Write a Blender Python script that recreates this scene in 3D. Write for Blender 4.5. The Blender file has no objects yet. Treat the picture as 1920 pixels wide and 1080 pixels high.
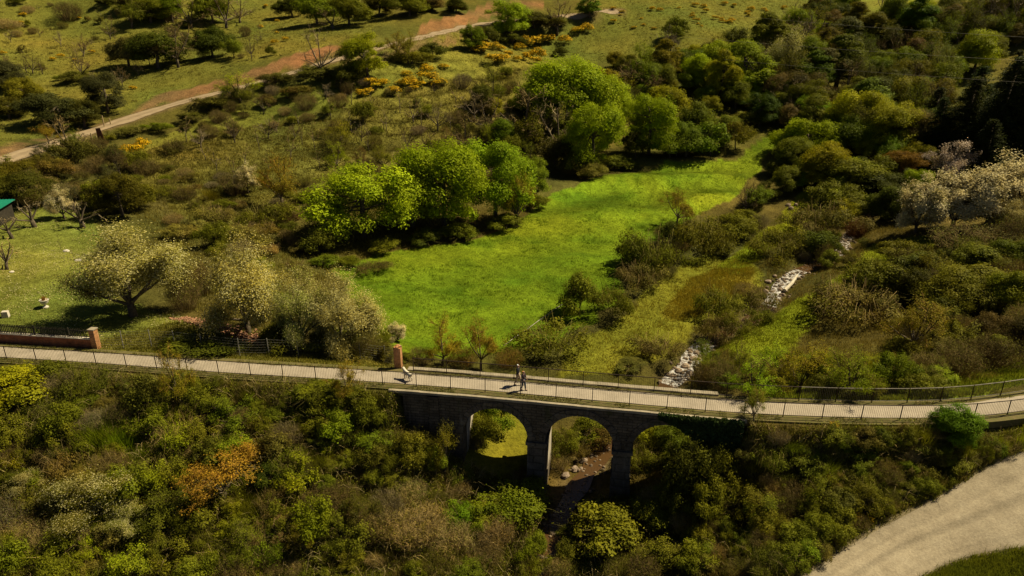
import bpy, math, random
import numpy as np
from math import radians as R
SC = bpy.context.scene
COL = SC.collection
# ------------------------------------------------------------------ camera, sky, sun, exposure
CH, PITCH, FPX = 24.0, R(21.0), 1280.0
cam = bpy.data.cameras.new('camera'); cam.sensor_width = 36; cam.lens = 36*FPX/1920
cam.clip_start = 0.5; cam.clip_end = 3000
camo = bpy.data.objects.new('camera', cam); COL.objects.link(camo)
camo.location = (0, 0, CH); camo.rotation_euler = (math.pi/2-PITCH, 0, 0); SC.camera = camo
SUNV = np.array([0.77, 0.32, 1.0]); SUNV /= np.linalg.norm(SUNV)
W = bpy.data.worlds.new('World'); SC.world = W; W.use_nodes = True
wn = W.node_tree; bg = wn.nodes['Background']
sky = wn.nodes.new('ShaderNodeTexSky'); sky.sky_type = 'NISHITA'; sky.sun_disc = False
sky.sun_elevation = math.asin(SUNV[2]); sky.sun_rotation = math.atan2(SUNV[0], SUNV[1])
sky.air_density = 0.28; sky.dust_density = 0.4; sky.ozone_density = 0.6
wn.links.new(sky.outputs[0], bg.inputs[0]); bg.inputs[1].default_value = 0.05
sl = bpy.data.lights.new('sun', 'SUN'); sl.energy = 5.0; sl.angle = R(0.5); sl.color = (1.0, 0.88, 0.60)
so = bpy.data.objects.new('sun', sl); COL.objects.link(so)
from mathutils import Vector, Matrix
so.rotation_euler = Vector(SUNV).to_track_quat('Z', 'Y').to_euler(); so.location = (40, 60, 90)
SC.view_settings.view_transform = 'Standard'; SC.view_settings.look = 'None'
SC.view_settings.exposure = 0.5; SC.view_settings.gamma = 1.0; SC.view_settings.use_curve_mapping = False
SC.cycles.max_bounces = 5; SC.cycles.diffuse_bounces = 1; SC.cycles.glossy_bounces = 2
SC.cycles.transmission_bounces = 2; SC.cycles.transparent_max_bounces = 4
SC.cycles.caustics_reflective = False; SC.cycles.caustics_refractive = False

rng = np.random.default_rng(7)
PI = math.pi
# ------------------------------------------------------------------ projection and noise
cT, sT = math.cos(PITCH), math.sin(PITCH)
def ray(px, py):
    u = (np.asarray(px, float)-960)/FPX; v = (np.asarray(py, float)-540)/FPX
    return u, cT-v*sT, -sT-v*cT
def at_z(px, py, z=0.0):
    a, b, c = ray(px, py); t = (z-CH)/c
    return np.array([a*t, b*t])
def project(p):
    x, y, z = p; dz = z-CH
    Zc = y*cT-dz*sT; Yc = y*sT+dz*cT
    return 960+FPX*x/Zc, 540-FPX*Yc/Zc, Zc
def hash2(i, j, s):
    h = (i.astype(np.int64)*374761393+j.astype(np.int64)*668265263+s*974634777) & 0x7fffffff
    h = ((h ^ (h >> 13))*1274126177) & 0x7fffffff
    return ((h ^ (h >> 16)) & 0xffff)/65535.0
def vnoise(x, y, sc, s=0):
    x = np.asarray(x, float)/sc; y = np.asarray(y, float)/sc
    i = np.floor(x); j = np.floor(y); fx = x-i; fy = y-j
    fx = fx*fx*(3-2*fx); fy = fy*fy*(3-2*fy)
    a, b, c, d = hash2(i, j, s), hash2(i+1, j, s), hash2(i, j+1, s), hash2(i+1, j+1, s)
    return (a*(1-fx)+b*fx)*(1-fy)+(c*(1-fx)+d*fx)*fy
def fbm(x, y, sc, s=0, o=3):
    return sum(vnoise(x, y, sc/2**k, s+k*17)*0.5**k for k in range(o))/sum(0.5**k for k in range(o))
# ------------------------------------------------------------------ mesh building
class MB:
    def __init__(s): s.V = []; s.F = []; s.M = []; s.A = []; s.n = 0
    def add(s, V, F, mat=0, a=None):
        V = np.asarray(V, float).reshape(-1, 3)
        for f in (F if isinstance(F, list) and len(F) and isinstance(F[0], np.ndarray) and F[0].ndim == 2 else [np.asarray(F)]):
            f = np.asarray(f, int)
            if f.size: s.F.append(f+s.n); s.M.append(np.full(len(f), mat))
        s.V.append(V); s.A.append(np.full(len(V), 0.5) if a is None else np.asarray(a, float)); s.n += len(V)
        return s
    def mesh(s, name, mats, smooth=False, attr=False):
        me = bpy.data.meshes.new(name)
        if not s.V: return me
        V = np.concatenate(s.V); me.vertices.add(len(V)); me.vertices.foreach_set('co', V.astype(np.float32).ravel())
        nl = sum(f.size for f in s.F); npoly = sum(len(f) for f in s.F)
        me.loops.add(nl); me.polygons.add(npoly)
        me.loops.foreach_set('vertex_index', np.concatenate([f.ravel() for f in s.F]).astype(np.int32))
        tot = np.concatenate([np.full(len(f), f.shape[1]) for f in s.F])
        st = np.concatenate([[0], np.cumsum(tot)[:-1]])
        me.polygons.foreach_set('loop_start', st.astype(np.int32)); me.polygons.foreach_set('loop_total', tot.astype(np.int32))
        me.polygons.foreach_set('material_index', np.concatenate(s.M).astype(np.int32))
        me.polygons.foreach_set('use_smooth', np.full(npoly, bool(smooth)))
        for m in mats: me.materials.append(m)
        if attr:
            at = me.attributes.new('v', 'FLOAT', 'POINT'); at.data.foreach_set('value', np.concatenate(s.A).astype(np.float32))
        me.update(); me.validate()
        return me
    def obj(s, name, mats, parent=None, smooth=False, attr=False):
        if not isinstance(mats, (list, tuple)): mats = [mats]
        o = bpy.data.objects.new(name, s.mesh(name, mats, smooth, attr)); COL.objects.link(o)
        if parent: o.parent = parent
        return o
    def box(s, c, d, rz=0.0, mat=0, taper=1.0, tilt=None):
        x, y, z = np.asarray(d)/2
        V = np.array([[-x, -y, -z], [x, -y, -z], [x, y, -z], [-x, y, -z], [-x*taper, -y*taper, z], [x*taper, -y*taper, z], [x*taper, y*taper, z], [-x*taper, y*taper, z]])
        if tilt is not None: V = V @ np.array(Matrix.Rotation(tilt[0], 3, tilt[1])).T
        cs, sn = math.cos(rz), math.sin(rz)
        V = np.c_[V[:, 0]*cs-V[:, 1]*sn, V[:, 0]*sn+V[:, 1]*cs, V[:, 2]]+np.asarray(c)
        return s.add(V, np.array([[0, 3, 2, 1], [4, 5, 6, 7], [0, 1, 5, 4], [1, 2, 6, 5], [2, 3, 7, 6], [3, 0, 4, 7]]), mat)
    def tube(s, P, r, k=5, mat=0, cap=True):
        P = np.asarray(P, float); n = len(P); r = np.broadcast_to(np.asarray(r, float), (n,))
        T = np.gradient(P, axis=0); T /= np.linalg.norm(T, axis=1)[:, None]+1e-9
        ref = np.array([0.0, 0, 1]) if abs(T[0, 2]) < 0.9 else np.array([1.0, 0, 0])
        A = np.cross(T, ref); A /= np.linalg.norm(A, axis=1)[:, None]+1e-9; B = np.cross(T, A)
        an = np.arange(k)*2*PI/k
        V = (P[:, None]+r[:, None, None]*(A[:, None]*np.cos(an)[None, :, None]+B[:, None]*np.sin(an)[None, :, None])).reshape(-1, 3)
        i = np.arange(n-1)[:, None]*k; j = np.arange(k)[None]; j2 = (j+1) % k
        F = [np.stack([i+j, i+j2, i+k+j2, i+k+j], -1).reshape(-1, 4)]
        if cap and k > 2: F += [np.arange(k)[None][:, ::-1], (np.arange(k)+(n-1)*k)[None]]
        return s.add(V, F, mat)
    def lathe(s, prof, c=(0, 0, 0), k=16, mat=0):
        prof = np.asarray(prof, float); an = np.arange(k)*2*PI/k; n = len(prof)
        V = np.stack([prof[:, 0][:, None]*np.cos(an), prof[:, 0][:, None]*np.sin(an), np.repeat(prof[:, 1][:, None], k, 1)], -1).reshape(-1, 3)+np.asarray(c)
        i = np.arange(n-1)[:, None]*k; j = np.arange(k)[None]; j2 = (j+1) % k
        return s.add(V, np.stack([i+j, i+j2, i+k+j2, i+k+j], -1).reshape(-1, 4), mat)
def unit(v): return v/(np.linalg.norm(v, axis=-1, keepdims=True)+1e-9)
def leaves(mb, P, N, size, asp=0.55, mat=0, a=None, g=rng):
    n = len(P); N = unit(N); T = unit(np.cross(N, g.normal(size=(n, 3)))); B = np.cross(N, T)
    L = (np.broadcast_to(size, (n,)))[:, None]; w = L*asp
    V = np.stack([P-T*L*.5, P+B*w*.5+N*L*.08, P+T*L*.5, P-B*w*.5+N*L*.08], 1).reshape(-1, 3)
    a = g.random(n) if a is None else a
    return mb.add(V, np.arange(4*n).reshape(n, 4), mat, np.repeat(a, 4))
def ribbons(mb, P0, P1, P2, w, mat=0, a=None, g=rng):
    n = len(P0); D = unit(P2-P0); S = unit(np.cross(D, g.normal(size=(n, 3))))*np.broadcast_to(w, (n,))[:, None]*.5
    V = np.stack([P0-S, P0+S, P1+S*.7, P1-S*.7, P2], 1).reshape(-1, 3); b = np.arange(n)[:, None]*5
    a = g.random(n) if a is None else a
    return mb.add(V, [np.hstack([b, b+1, b+2, b+3]), np.hstack([b+3, b+2, b+4])], mat, np.repeat(a, 5))
def blades(mb, P, h, w, lean=.5, mat=0, g=rng):
    n = len(P); an = g.random(n)*2*PI; S = np.c_[np.cos(an), np.sin(an), np.zeros(n)]
    a2 = g.random(n)*2*PI; h = np.broadcast_to(h, (n,))
    Tp = P+np.c_[np.cos(a2)*lean*h*g.random(n), np.sin(a2)*lean*h*g.random(n), h]
    w = np.broadcast_to(w, (n,))[:, None]
    V = np.stack([P-S*w*.5, P+S*w*.5, Tp], 1).reshape(-1, 3)
    return mb.add(V, np.arange(3*n).reshape(n, 3), mat, np.repeat(g.random(n), 3))
# ------------------------------------------------------------------ object bookkeeping
def tag(o, label=None, cat=None, group=None, kind=None):
    if label: o['label'] = label
    if cat: o['category'] = cat
    if group: o['group'] = group
    if kind: o['kind'] = kind
    return o
def thing(name, label, cat, loc=(0, 0, 0), rz=0, group=None):
    o = bpy.data.objects.new(name, None); COL.objects.link(o); o.empty_display_size = .3
    o.location = loc; o.rotation_euler = (0, 0, rz)
    return tag(o, label, cat, group)
# ------------------------------------------------------------------ materials
def mat(name):
    m = bpy.data.materials.new(name); m.use_nodes = True
    return m, m.node_tree.nodes, m.node_tree.links, m.node_tree.nodes['Principled BSDF']
def mathn(N, L, op, a, b):
    n = N.new('ShaderNodeMath'); n.operation = op
    for k, x in enumerate((a, b)):
        if hasattr(x, 'links'): L.new(x, n.inputs[k])
        else: n.inputs[k].default_value = x
    return n.outputs[0]
def noise(N, L, scale, detail=4, vec=None, rough=.6):
    n = N.new('ShaderNodeTexNoise'); n.inputs['Scale'].default_value = scale; n.inputs['Detail'].default_value = detail
    n.inputs['Roughness'].default_value = rough
    if vec is None:
        c = N.new('ShaderNodeNewGeometry'); vec = c.outputs['Position']
    L.new(vec, n.inputs['Vector']); return n.outputs['Fac']
def mrange(N, L, x, a, b, c, d):
    n = N.new('ShaderNodeMapRange'); L.new(x, n.inputs[0])
    for k, v in enumerate((a, b, c, d)): n.inputs[k+1].default_value = v
    return n.outputs[0]
def mixc(N, L, f, a, b, mode='MIX'):
    n = N.new('ShaderNodeMix'); n.data_type = 'RGBA'; n.blend_type = mode
    for k, x in ((0, f), (6, a), (7, b)):
        if hasattr(x, 'links'): L.new(x, n.inputs[k])
        elif k == 0: n.inputs[0].default_value = x
        else: n.inputs[k].default_value = (*x, 1) if len(x) == 3 else x
    return n.outputs[2]
def bump(N, L, h, st, dist, p):
    b = N.new('ShaderNodeBump'); b.inputs['Strength'].default_value = st; b.inputs['Distance'].default_value = dist
    L.new(h, b.inputs['Height']); L.new(b.outputs[0], p.inputs['Normal'])
def plain(name, c, rough=.8, var=.35, sc=6, metal=0, b=0.0):
    m, N, L, p = mat(name); p.inputs['Roughness'].default_value = rough; p.inputs['Metallic'].default_value = metal
    p.inputs['Specular IOR Level'].default_value = .25
    f = noise(N, L, sc, 5)
    c = np.array(c); lo = tuple(c*(1-var)); hi = tuple(np.minimum(c*(1+var), 1))
    L.new(mixc(N, L, mrange(N, L, f, .3, .7, 0, 1), lo, hi), p.inputs['Base Color'])
    if b: bump(N, L, f, b, .05, p)
    return m
def foliage_mat(name, trans=.36, lo=.55, hi=1.5, warm=(1.08, 1.0, .75), rough=.6, blend=0.0):
    m, N, L, p = mat(name)
    oi = N.new('ShaderNodeObjectInfo'); at = N.new('ShaderNodeAttribute'); at.attribute_name = 'v'
    br = mrange(N, L, at.outputs['Fac'], 0, 1, lo, hi)
    cl = noise(N, L, .55, 2)
    c1 = mixc(N, L, mrange(N, L, cl, .35, .65, 0, 1), oi.outputs['Color'], mixc(N, L, 1.0, oi.outputs['Color'], warm, 'MULTIPLY'))
    cb = N.new('ShaderNodeCombineXYZ')
    for k in range(3): L.new(br, cb.inputs[k])
    big = noise(N, L, .16, 3); c1 = mixc(N, L, mrange(N, L, big, .32, .68, .0, blend), c1, (.172, .178, .012)) if blend else c1
    fine = noise(N, L, 1.9, 3); c1 = mixc(N, L, 1.0, c1, mixc(N, L, mrange(N, L, fine, .3, .7, 0, 1), (.72, .72, .75), (1.25, 1.2, 1.1)), 'MULTIPLY')
    c = mixc(N, L, 1.0, c1, cb.outputs[0], 'MULTIPLY')
    L.new(c, p.inputs['Base Color']); p.inputs['Roughness'].default_value = rough; p.inputs['Specular IOR Level'].default_value = .06
    if trans:
        t = N.new('ShaderNodeBsdfTranslucent'); L.new(c, t.inputs[0]); mx = N.new('ShaderNodeMixShader'); mx.inputs[0].default_value = trans
        L.new(p.outputs[0], mx.inputs[1]); L.new(t.outputs[0], mx.inputs[2]); L.new(mx.outputs[0], N['Material Output'].inputs[0])
    return m
M_leaf = foliage_mat('leaf')
M_shrub = foliage_mat('shrub_leaf', blend=.75)
M_twig = foliage_mat('twig', 0, .6, 1.5, (1.1, 1, .85), .85)
M_bark = plain('bark', (.10, .075, .045), .9, .5, 4, b=.4)
M_flower = foliage_mat('blossom', .2, .75, 1.2, (1, 1, 1), .6)
def const_leaf(name, c, trans=.2, lo=.6, hi=1.3):
    m = foliage_mat(name, trans, lo, hi); N, L = m.node_tree.nodes, m.node_tree.links
    for n in list(N):
        if n.type == 'OBJECT_INFO':
            r = N.new('ShaderNodeRGB'); r.outputs[0].default_value = (*c, 1)
            for l in list(n.outputs['Color'].links): L.new(r.outputs[0], l.to_socket)
    return m
M_white = const_leaf('white_petals', (.66, .585, .33), .3, .75, 1.15)
M_cream = const_leaf('pale_petals', (.50, .47, .21), .25, .7, 1.2)
M_pink = const_leaf('pink_petals', (.68, .55, .44), .2, .75, 1.15)
M_orange = const_leaf('orange_flowers', (.66, .42, .012), .2)
M_yelfl = const_leaf('yellow_flowers', (.70, .42, .012), .2)
M_path = None
# ------------------------------------------------------------------ the path line (near railing) in world metres
NPX = [(68, 676), (123.5, 678.5), (179, 683), (234, 686.5), (291, 691), (406, 700), (588, 711), (714, 719), (778, 723.5), (843, 728.5), (909, 734), (975, 740), (1044, 746.3), (1112, 753), (1183, 759), (1255, 765.5), (1327, 772), (1400, 778), (1548, 784), (1621, 786), (1693, 787), (1760, 786.5), (1827, 784), (1880, 778)]
NW = np.array([at_z(*p) for p in NPX])
d0 = unit(NW[0]-NW[3]); d1 = unit(NW[-1]-NW[-2])
NW = np.vstack([NW[0]+d0*k for k in (60, 40, 20, 10, 5)]+[NW]+[NW[-1]+d1*k+np.array([-.02, .02])*k*k*.3 for k in (3, 7, 12, 18, 26)])
def smooth_poly(P, step, it=2):
    P = np.asarray(P, float); L = np.r_[0, np.cumsum(np.linalg.norm(np.diff(P, axis=0), axis=1))]
    n = max(int(L[-1]/step), 2); s = np.linspace(0, L[-1], n); Q = np.stack([np.interp(s, L, P[:, k]) for k in range(P.shape[1])], 1)
    w = max(int(3.0/step*it), 1)
    for _ in range(2):
        Qp = np.vstack([np.repeat(Q[:1], w, 0)-(np.arange(w, 0, -1)[:, None])*(Q[1]-Q[0]), Q, np.repeat(Q[-1:], w, 0)+(np.arange(1, w+1)[:, None])*(Q[-1]-Q[-2])])
        c = np.cumsum(np.vstack([np.zeros((1, P.shape[1])), Qp]), 0); Q = (c[2*w+1:]-c[:-2*w-1])/(2*w+1)
    return Q
NL = smooth_poly(NW, .25, .6)
NT = unit(np.gradient(NL, axis=0)); NN = np.c_[-NT[:, 1], NT[:, 0]]       # normal, away from the camera
NS = np.r_[0, np.cumsum(np.linalg.norm(np.diff(NL, axis=0), axis=1))]
def pt(s, off=0.0, z=0.0):
    s = np.asarray(s, float); x = np.interp(s, NS, NL[:, 0]); y = np.interp(s, NS, NL[:, 1])
    nx = np.interp(s, NS, NN[:, 0]); ny = np.interp(s, NS, NN[:, 1])
    return np.stack(np.broadcast_arrays(x+nx*off, y+ny*off, np.asarray(z, float)), -1)
def s_of_x(x): return float(np.interp(x, NL[:, 0], NS))
FAR = 2.15                                    # offset of the far railing
SB0, SB1 = s_of_x(at_z(760, 723)[0]), s_of_x(at_z(1385, 777)[0])            # bridge
S_ARCH = s_of_x(-3.05)                        # left edge of the first opening (corrected below)
# ------------------------------------------------------------------ terrain
CP = [  # pixel x, pixel y, height: read off the photograph
 (0, 305, 5), (300, 195, 10), (600, 115, 17), (900, 45, 24.3), (100, 40, 24.5), (400, 60, 22.5), (500, 20, 27), (30, 380, 2), (150, 420, 1.2), (100, 580, .25), (0, 480, .9), (0, 640, .1), (200, 640, .05),
 (300, 330, 3), (500, 250, 6), (740, 300, 2), (740, 190, 10), (1000, 90, 19.3), (1300, 60, 22.3), (1300, 10, 29), (1150, 250, 3.2), (1200, 150, 12), (1300, 200, 7.5), (1420, 205, 6.5), (1600, 200, 7.5), (1600, 100, 17.5), (1850, 300, 2.5), (1850, 180, 9.5),
 (1850, 60, 21), (1700, 10, 29), (1080, 310, -.3), (1400, 300, .2), (1250, 350, -2), (1000, 420, -3.6), (850, 480, -4.2), (700, 500, -3.8), (560, 450, -2.4), (420, 420, -.4), (600, 400, -.8), (900, 560, -4.8), (1000, 600, -5), (800, 640, -4), (690, 570, -3.9), (520, 600, -1.2), (420, 600, -.4), (620, 640, -1.2),
 (1100, 500, -4.6), (1250, 560, -5), (1150, 680, -5.5), (1250, 640, -5.7), (1450, 640, -5.5), (1600, 640, -4.6), (1750, 680, -1.8), (1650, 700, -2.2), (1480, 500, -5), (1700, 520, -3.8), (1800, 600, -3.4), (1900, 600, -2.0), (1590, 440, -4.6), (1750, 440, -1.6), (1880, 440, -.8), (1485, 380, -3.2), (1900, 520, -1.6),
 (1100, 870, -6.9), (950, 850, -6.3), (1040, 990, -7.7), (880, 945, -7.0), (1010, 1080, -8.2), (760, 1000, -6.6), (760, 850, -3.2), (1210, 930, -7.0), (1250, 1050, -7.0), (1330, 860, -3.4), (1450, 900, -3.6), (1400, 1020, -5.0),
 (1550, 1080, -4.2), (1700, 985, -3.6), (1920, 860, -1.4), (1750, 1080, -3.9), (1900, 1030, -2.9), (1650, 870, -2.2),
 (0, 1080, -6.4), (400, 900, -3.7), (400, 1080, -6.5), (0, 850, -2.9), (200, 760, -1.2), (600, 800, -2.3), (700, 920, -5.2)]
CW = []
for px, py, z in CP:
    x, y = at_z(px, py, z) if abs(ray(px, py)[2]) > .03 and (z-CH)/ray(px, py)[2] > 0 else (0, 0)
    a, b, c = ray(px, py); t = (z-CH)/c if c else -1
    if t < 0 or t > 260 or abs(c) < .045:
        t = 185 if py > 30 else 215; z = CH+c*t; x, y = a*t, b*t
    CW.append((x, y, z))
CW += [(-300, 90, 22), (-300, 300, 62), (0, 330, 52), (0, 520, 85), (300, 330, 55), (330, 520, 85), (-330, 520, 90), (350, 100, 22), (300, 0, 2), (-220, 0, -4), (-150, -60, -9), (150, -60, -4), (0, -60, -12), (-150, 110, 9), (-160, 180, 32), (-110, 220, 37), (130, 200, 27), (140, 120, 9), (90, 60, .8), (60, 45, -.6), (60, 20, -3), (30, 10, -4.5), (0, 15, -9), (-40, 20, -8.5), (-70, 46, -.6), (-75, 35, -4), (60, 250, 36), (-40, 250, 39),
 (-13, 47, -1.0), (-3, 48.5, -5.4), (3, 47, -6.2), (11, 46, -5.9), (17, 45, -5.2), (22, 43.5, -1.5), (28, 43, -.6), (14, 38, -5.2), (20, 36.5, -2.2), (-7.5, 41, -3.2), (-11, 42, -1.6), (-5.6, 40.5, -5.2), (27, 37, -1.5)]
CW = np.array(CW)
def tps(P, z, reg=.02):
    n = len(P); d = np.linalg.norm(P[:, None]-P[None], axis=2)/50
    K = np.where(d > 0, d*d*np.log(d+1e-12), 0)+np.eye(n)*reg
    A = np.zeros((n+3, n+3)); A[:n, :n] = K; A[:n, n] = 1; A[:n, n+1:] = P/50; A[n:, :n] = A[:n, n:].T
    return np.linalg.solve(A, np.r_[z, 0, 0, 0])
TW = tps(CW[:, :2], CW[:, 2])
def base_h(x, y):
    sh = np.shape(x); x = np.ravel(x); y = np.ravel(y); out = np.zeros(len(x))
    for k in range(0, len(x), 20000):
        q = np.c_[x[k:k+20000], y[k:k+20000]]; d = np.linalg.norm(q[:, None]-CW[None, :, :2], axis=2)/50
        out[k:k+20000] = np.where(d > 0, d*d*np.log(d+1e-12), 0) @ TW[:-3]+TW[-3]+q @ TW[-2:]/50
    return out.reshape(sh)
def grow(a, b, st, far, g=1.09):
    xs = list(np.arange(a, b, st)); d = st
    lo = [a]; hi = [xs[-1]]
    while lo[-1] > -far: d *= g; lo.append(lo[-1]-d)
    d = st
    while hi[-1] < far: d *= g; hi.append(hi[-1]+d)
    return np.array(lo[:0:-1]+xs+hi[1:])
GX = grow(-62, 52, .55, 520); GY = grow(26, 112, .55, 640, 1.05); GY = GY[GY > -140]
XX, YY = np.meshgrid(GX, GY)
ZZ = base_h(XX, YY)
fade = lambda d, a, b: np.clip((b-d)/(b-a), 0, 1)**2*(3-2*np.clip((b-d)/(b-a), 0, 1))
def dist_line(x, y, Pl, step=1):
    sh = np.shape(x); q = np.c_[np.ravel(x), np.ravel(y)]; best = np.full(len(q), 1e9); idx = np.zeros(len(q), int)
    Pl = Pl[::step]
    lo = Pl.min(0)-25; hi = Pl.max(0)+25
    ok = np.where((q > lo).all(1) & (q < hi).all(1))[0]
    for k in range(0, len(ok), 8000):
        o = ok[k:k+8000]; d = ((q[o][:, None]-Pl[None])**2).sum(2); j = d.argmin(1); best[o] = np.sqrt(d[np.arange(len(o)), j]); idx[o] = j*step
    return best.reshape(sh), idx.reshape(sh)
# small hummocks away from built surfaces
hum = (fbm(XX, YY, 7, 3)-.5)*.7+(vnoise(XX, YY, 1.7, 9)-.5)*.22
# terraces of the old orchard slope
DL, IL = dist_line(XX, YY, NL)
SS = NS[IL]; sgn = ((XX-NL[IL, 0])*NN[IL, 0]+(YY-NL[IL, 1])*NN[IL, 1])
ZZ = ZZ+hum*np.clip((DL-2)/5, 0, 1)
inb = np.clip((SS-(SB0-.6))/1.2, 0, 1)*np.clip(((SB1+.6)-SS)/1.2, 0, 1)     # 1 on the bridge
over = np.maximum(sgn-2.9, -.9-sgn)                                          # distance outside the path strip
wE = fade(over, 0.0, 1.8)*(1-inb)*(DL < 20)
ZZ = ZZ*(1-wE)+(-.16)*wE
zmid = np.where((inb > .9) & (over < 1.0), np.minimum(ZZ, -1.2), ZZ); ZZ = zmid
tz = np.clip((XX+45)/15, 0, 1)*np.clip((YY-98)/10, 0, 1)*np.clip((182-YY)/15, 0, 1)*np.clip((48-XX)/12, 0, 1)
ph = ZZ/1.9+(fbm(XX, YY, 22, 5)-.5)*1.5; ZZ = ZZ+tz*.42*np.sin(2*PI*ph)*fade(np.abs(fbm(XX, YY, 30, 8)-.5), .1, .35)
# stream bed
STPX = [(1640, 395, -4.0), (1605, 425, -4.4), (1588, 445, -4.7), (1575, 470, -4.9), (1545, 488, -5.1), (1495, 508, -5.3), (1458, 535, -5.6), (1447, 565, -5.9), (1420, 592, -6.0), (1360, 618, -6.2), (1325, 640, -6.35), (1300, 665, -6.5), (1280, 695, -6.6)]
ST = [(*at_z(x, y, z), z) for x, y, z in STPX]
ST += [(11.5, 52, -6.75), (8.3, 47.5, -6.95), (6.6, 44.6, -7.05), (4.9, 41.5, -7.25), (3.2, 38.2, -7.6), (2.2, 35, -7.95), (1.2, 31, -8.4), (0, 24, -9.2), (0, 16, -9.6)]
ST = smooth_poly(np.array(ST), .3, .35)
dS, iS = dist_line(XX, YY, ST[:, :2])
wS = fade(dS, .9, 3.2); ZZ = ZZ*(1-wS)+(ST[iS, 2]-.28)*wS
def terr(x, y):
    x = np.asarray(x, float); y = np.asarray(y, float)
    i = np.clip(np.searchsorted(GX, x)-1, 0, len(GX)-2); j = np.clip(np.searchsorted(GY, y)-1, 0, len(GY)-2)
    fx = np.clip((x-GX[i])/(GX[i+1]-GX[i]), 0, 1); fy = np.clip((y-GY[j])/(GY[j+1]-GY[j]), 0, 1)
    return (ZZ[j, i]*(1-fx)+ZZ[j, i+1]*fx)*(1-fy)+(ZZ[j+1, i]*(1-fx)+ZZ[j+1, i+1]*fx)*fy
_t = np.r_[np.arange(24, 120, .2), np.arange(120, 420, .6)]
def hit(px, py):
    a, b, c = ray(px, py); x, y, z = a*_t, b*_t, CH+c*_t
    u = np.where(z < terr(x, y))[0]; k = u[0] if len(u) else len(_t)-1
    return np.array([x[k], y[k], terr(x[k], y[k])])
def hits(P): return np.array([hit(*p) for p in P])
# tracks: flatten across
def trackline(P, step=.8, it=1.0):
    return smooth_poly(np.array(P), step, it)
TRPX = [(-140, 345, 3.6), (0, 305, 5), (100, 268, 6.6), (200, 240, 8.0), (300, 203, 9.9), (400, 178, 11.8), (480, 160, 13.3), (600, 122, 16.7), (700, 95, 19.0), (800, 68, 21.6), (900, 45, 24.1)]
TRK = [list(q) for q in hits([(x, y) for x, y, z in TRPX])]; TRK[0] = [TRK[1][0]*2-TRK[2][0], TRK[1][1]*2-TRK[2][1], TRK[1][2]*2-TRK[2][2]]
TRK += [(TRK[-1][0]+16, TRK[-1][1]+9, TRK[-1][2]+1.6), (TRK[-1][0]+40, TRK[-1][1]+20, TRK[-1][2]+4)]
TRK = trackline(TRK, .8, 2.5)
dT, iT = dist_line(XX, YY, TRK[:, :2])
wT = fade(dT, 2.0, 5.5); ZZ = ZZ*(1-wT)+TRK[iT, 2]*wT
# gravel road, lower right
RDL = [(1355, 1180, -4.6), (1508, 1080, -4.2), (1614, 1010, -3.85), (1738, 945, -3.0), (1830, 890, -2.1), (1914, 845, -1.3), (2010, 810, -.5)]
RDR = [(1560, 1190, -4.5), (1730, 1080, -3.95), (1790, 1048, -3.7), (1860, 1032, -3.2), (1925, 1026, -2.7), (2080, 1000, -1.7), (2230, 960, -.9)]
RL = smooth_poly(np.array([(*at_z(x, y, z), z) for x, y, z in RDL]), .4, .4); RR = smooth_poly(np.array([(*at_z(x, y, z), z) for x, y, z in RDR]), .4, .4)
k = np.linspace(0, 1, 140)
RLi = np.stack([np.interp(k, np.linspace(0, 1, len(RL)), RL[:, q]) for q in range(3)], 1); RRi = np.stack([np.interp(k, np.linspace(0, 1, len(RR)), RR[:, q]) for q in range(3)], 1)
RG = np.stack([RLi*(1-t)+RRi*t for t in np.linspace(0, 1, 41)], 1)              # (70,41,3)
dR, iR = dist_line(XX, YY, RG.reshape(-1, 3)[:, :2])
wR = fade(dR, .5, 2.6); ZZ = ZZ*(1-wR)+RG.reshape(-1, 3)[iR, 2]*wR
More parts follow.
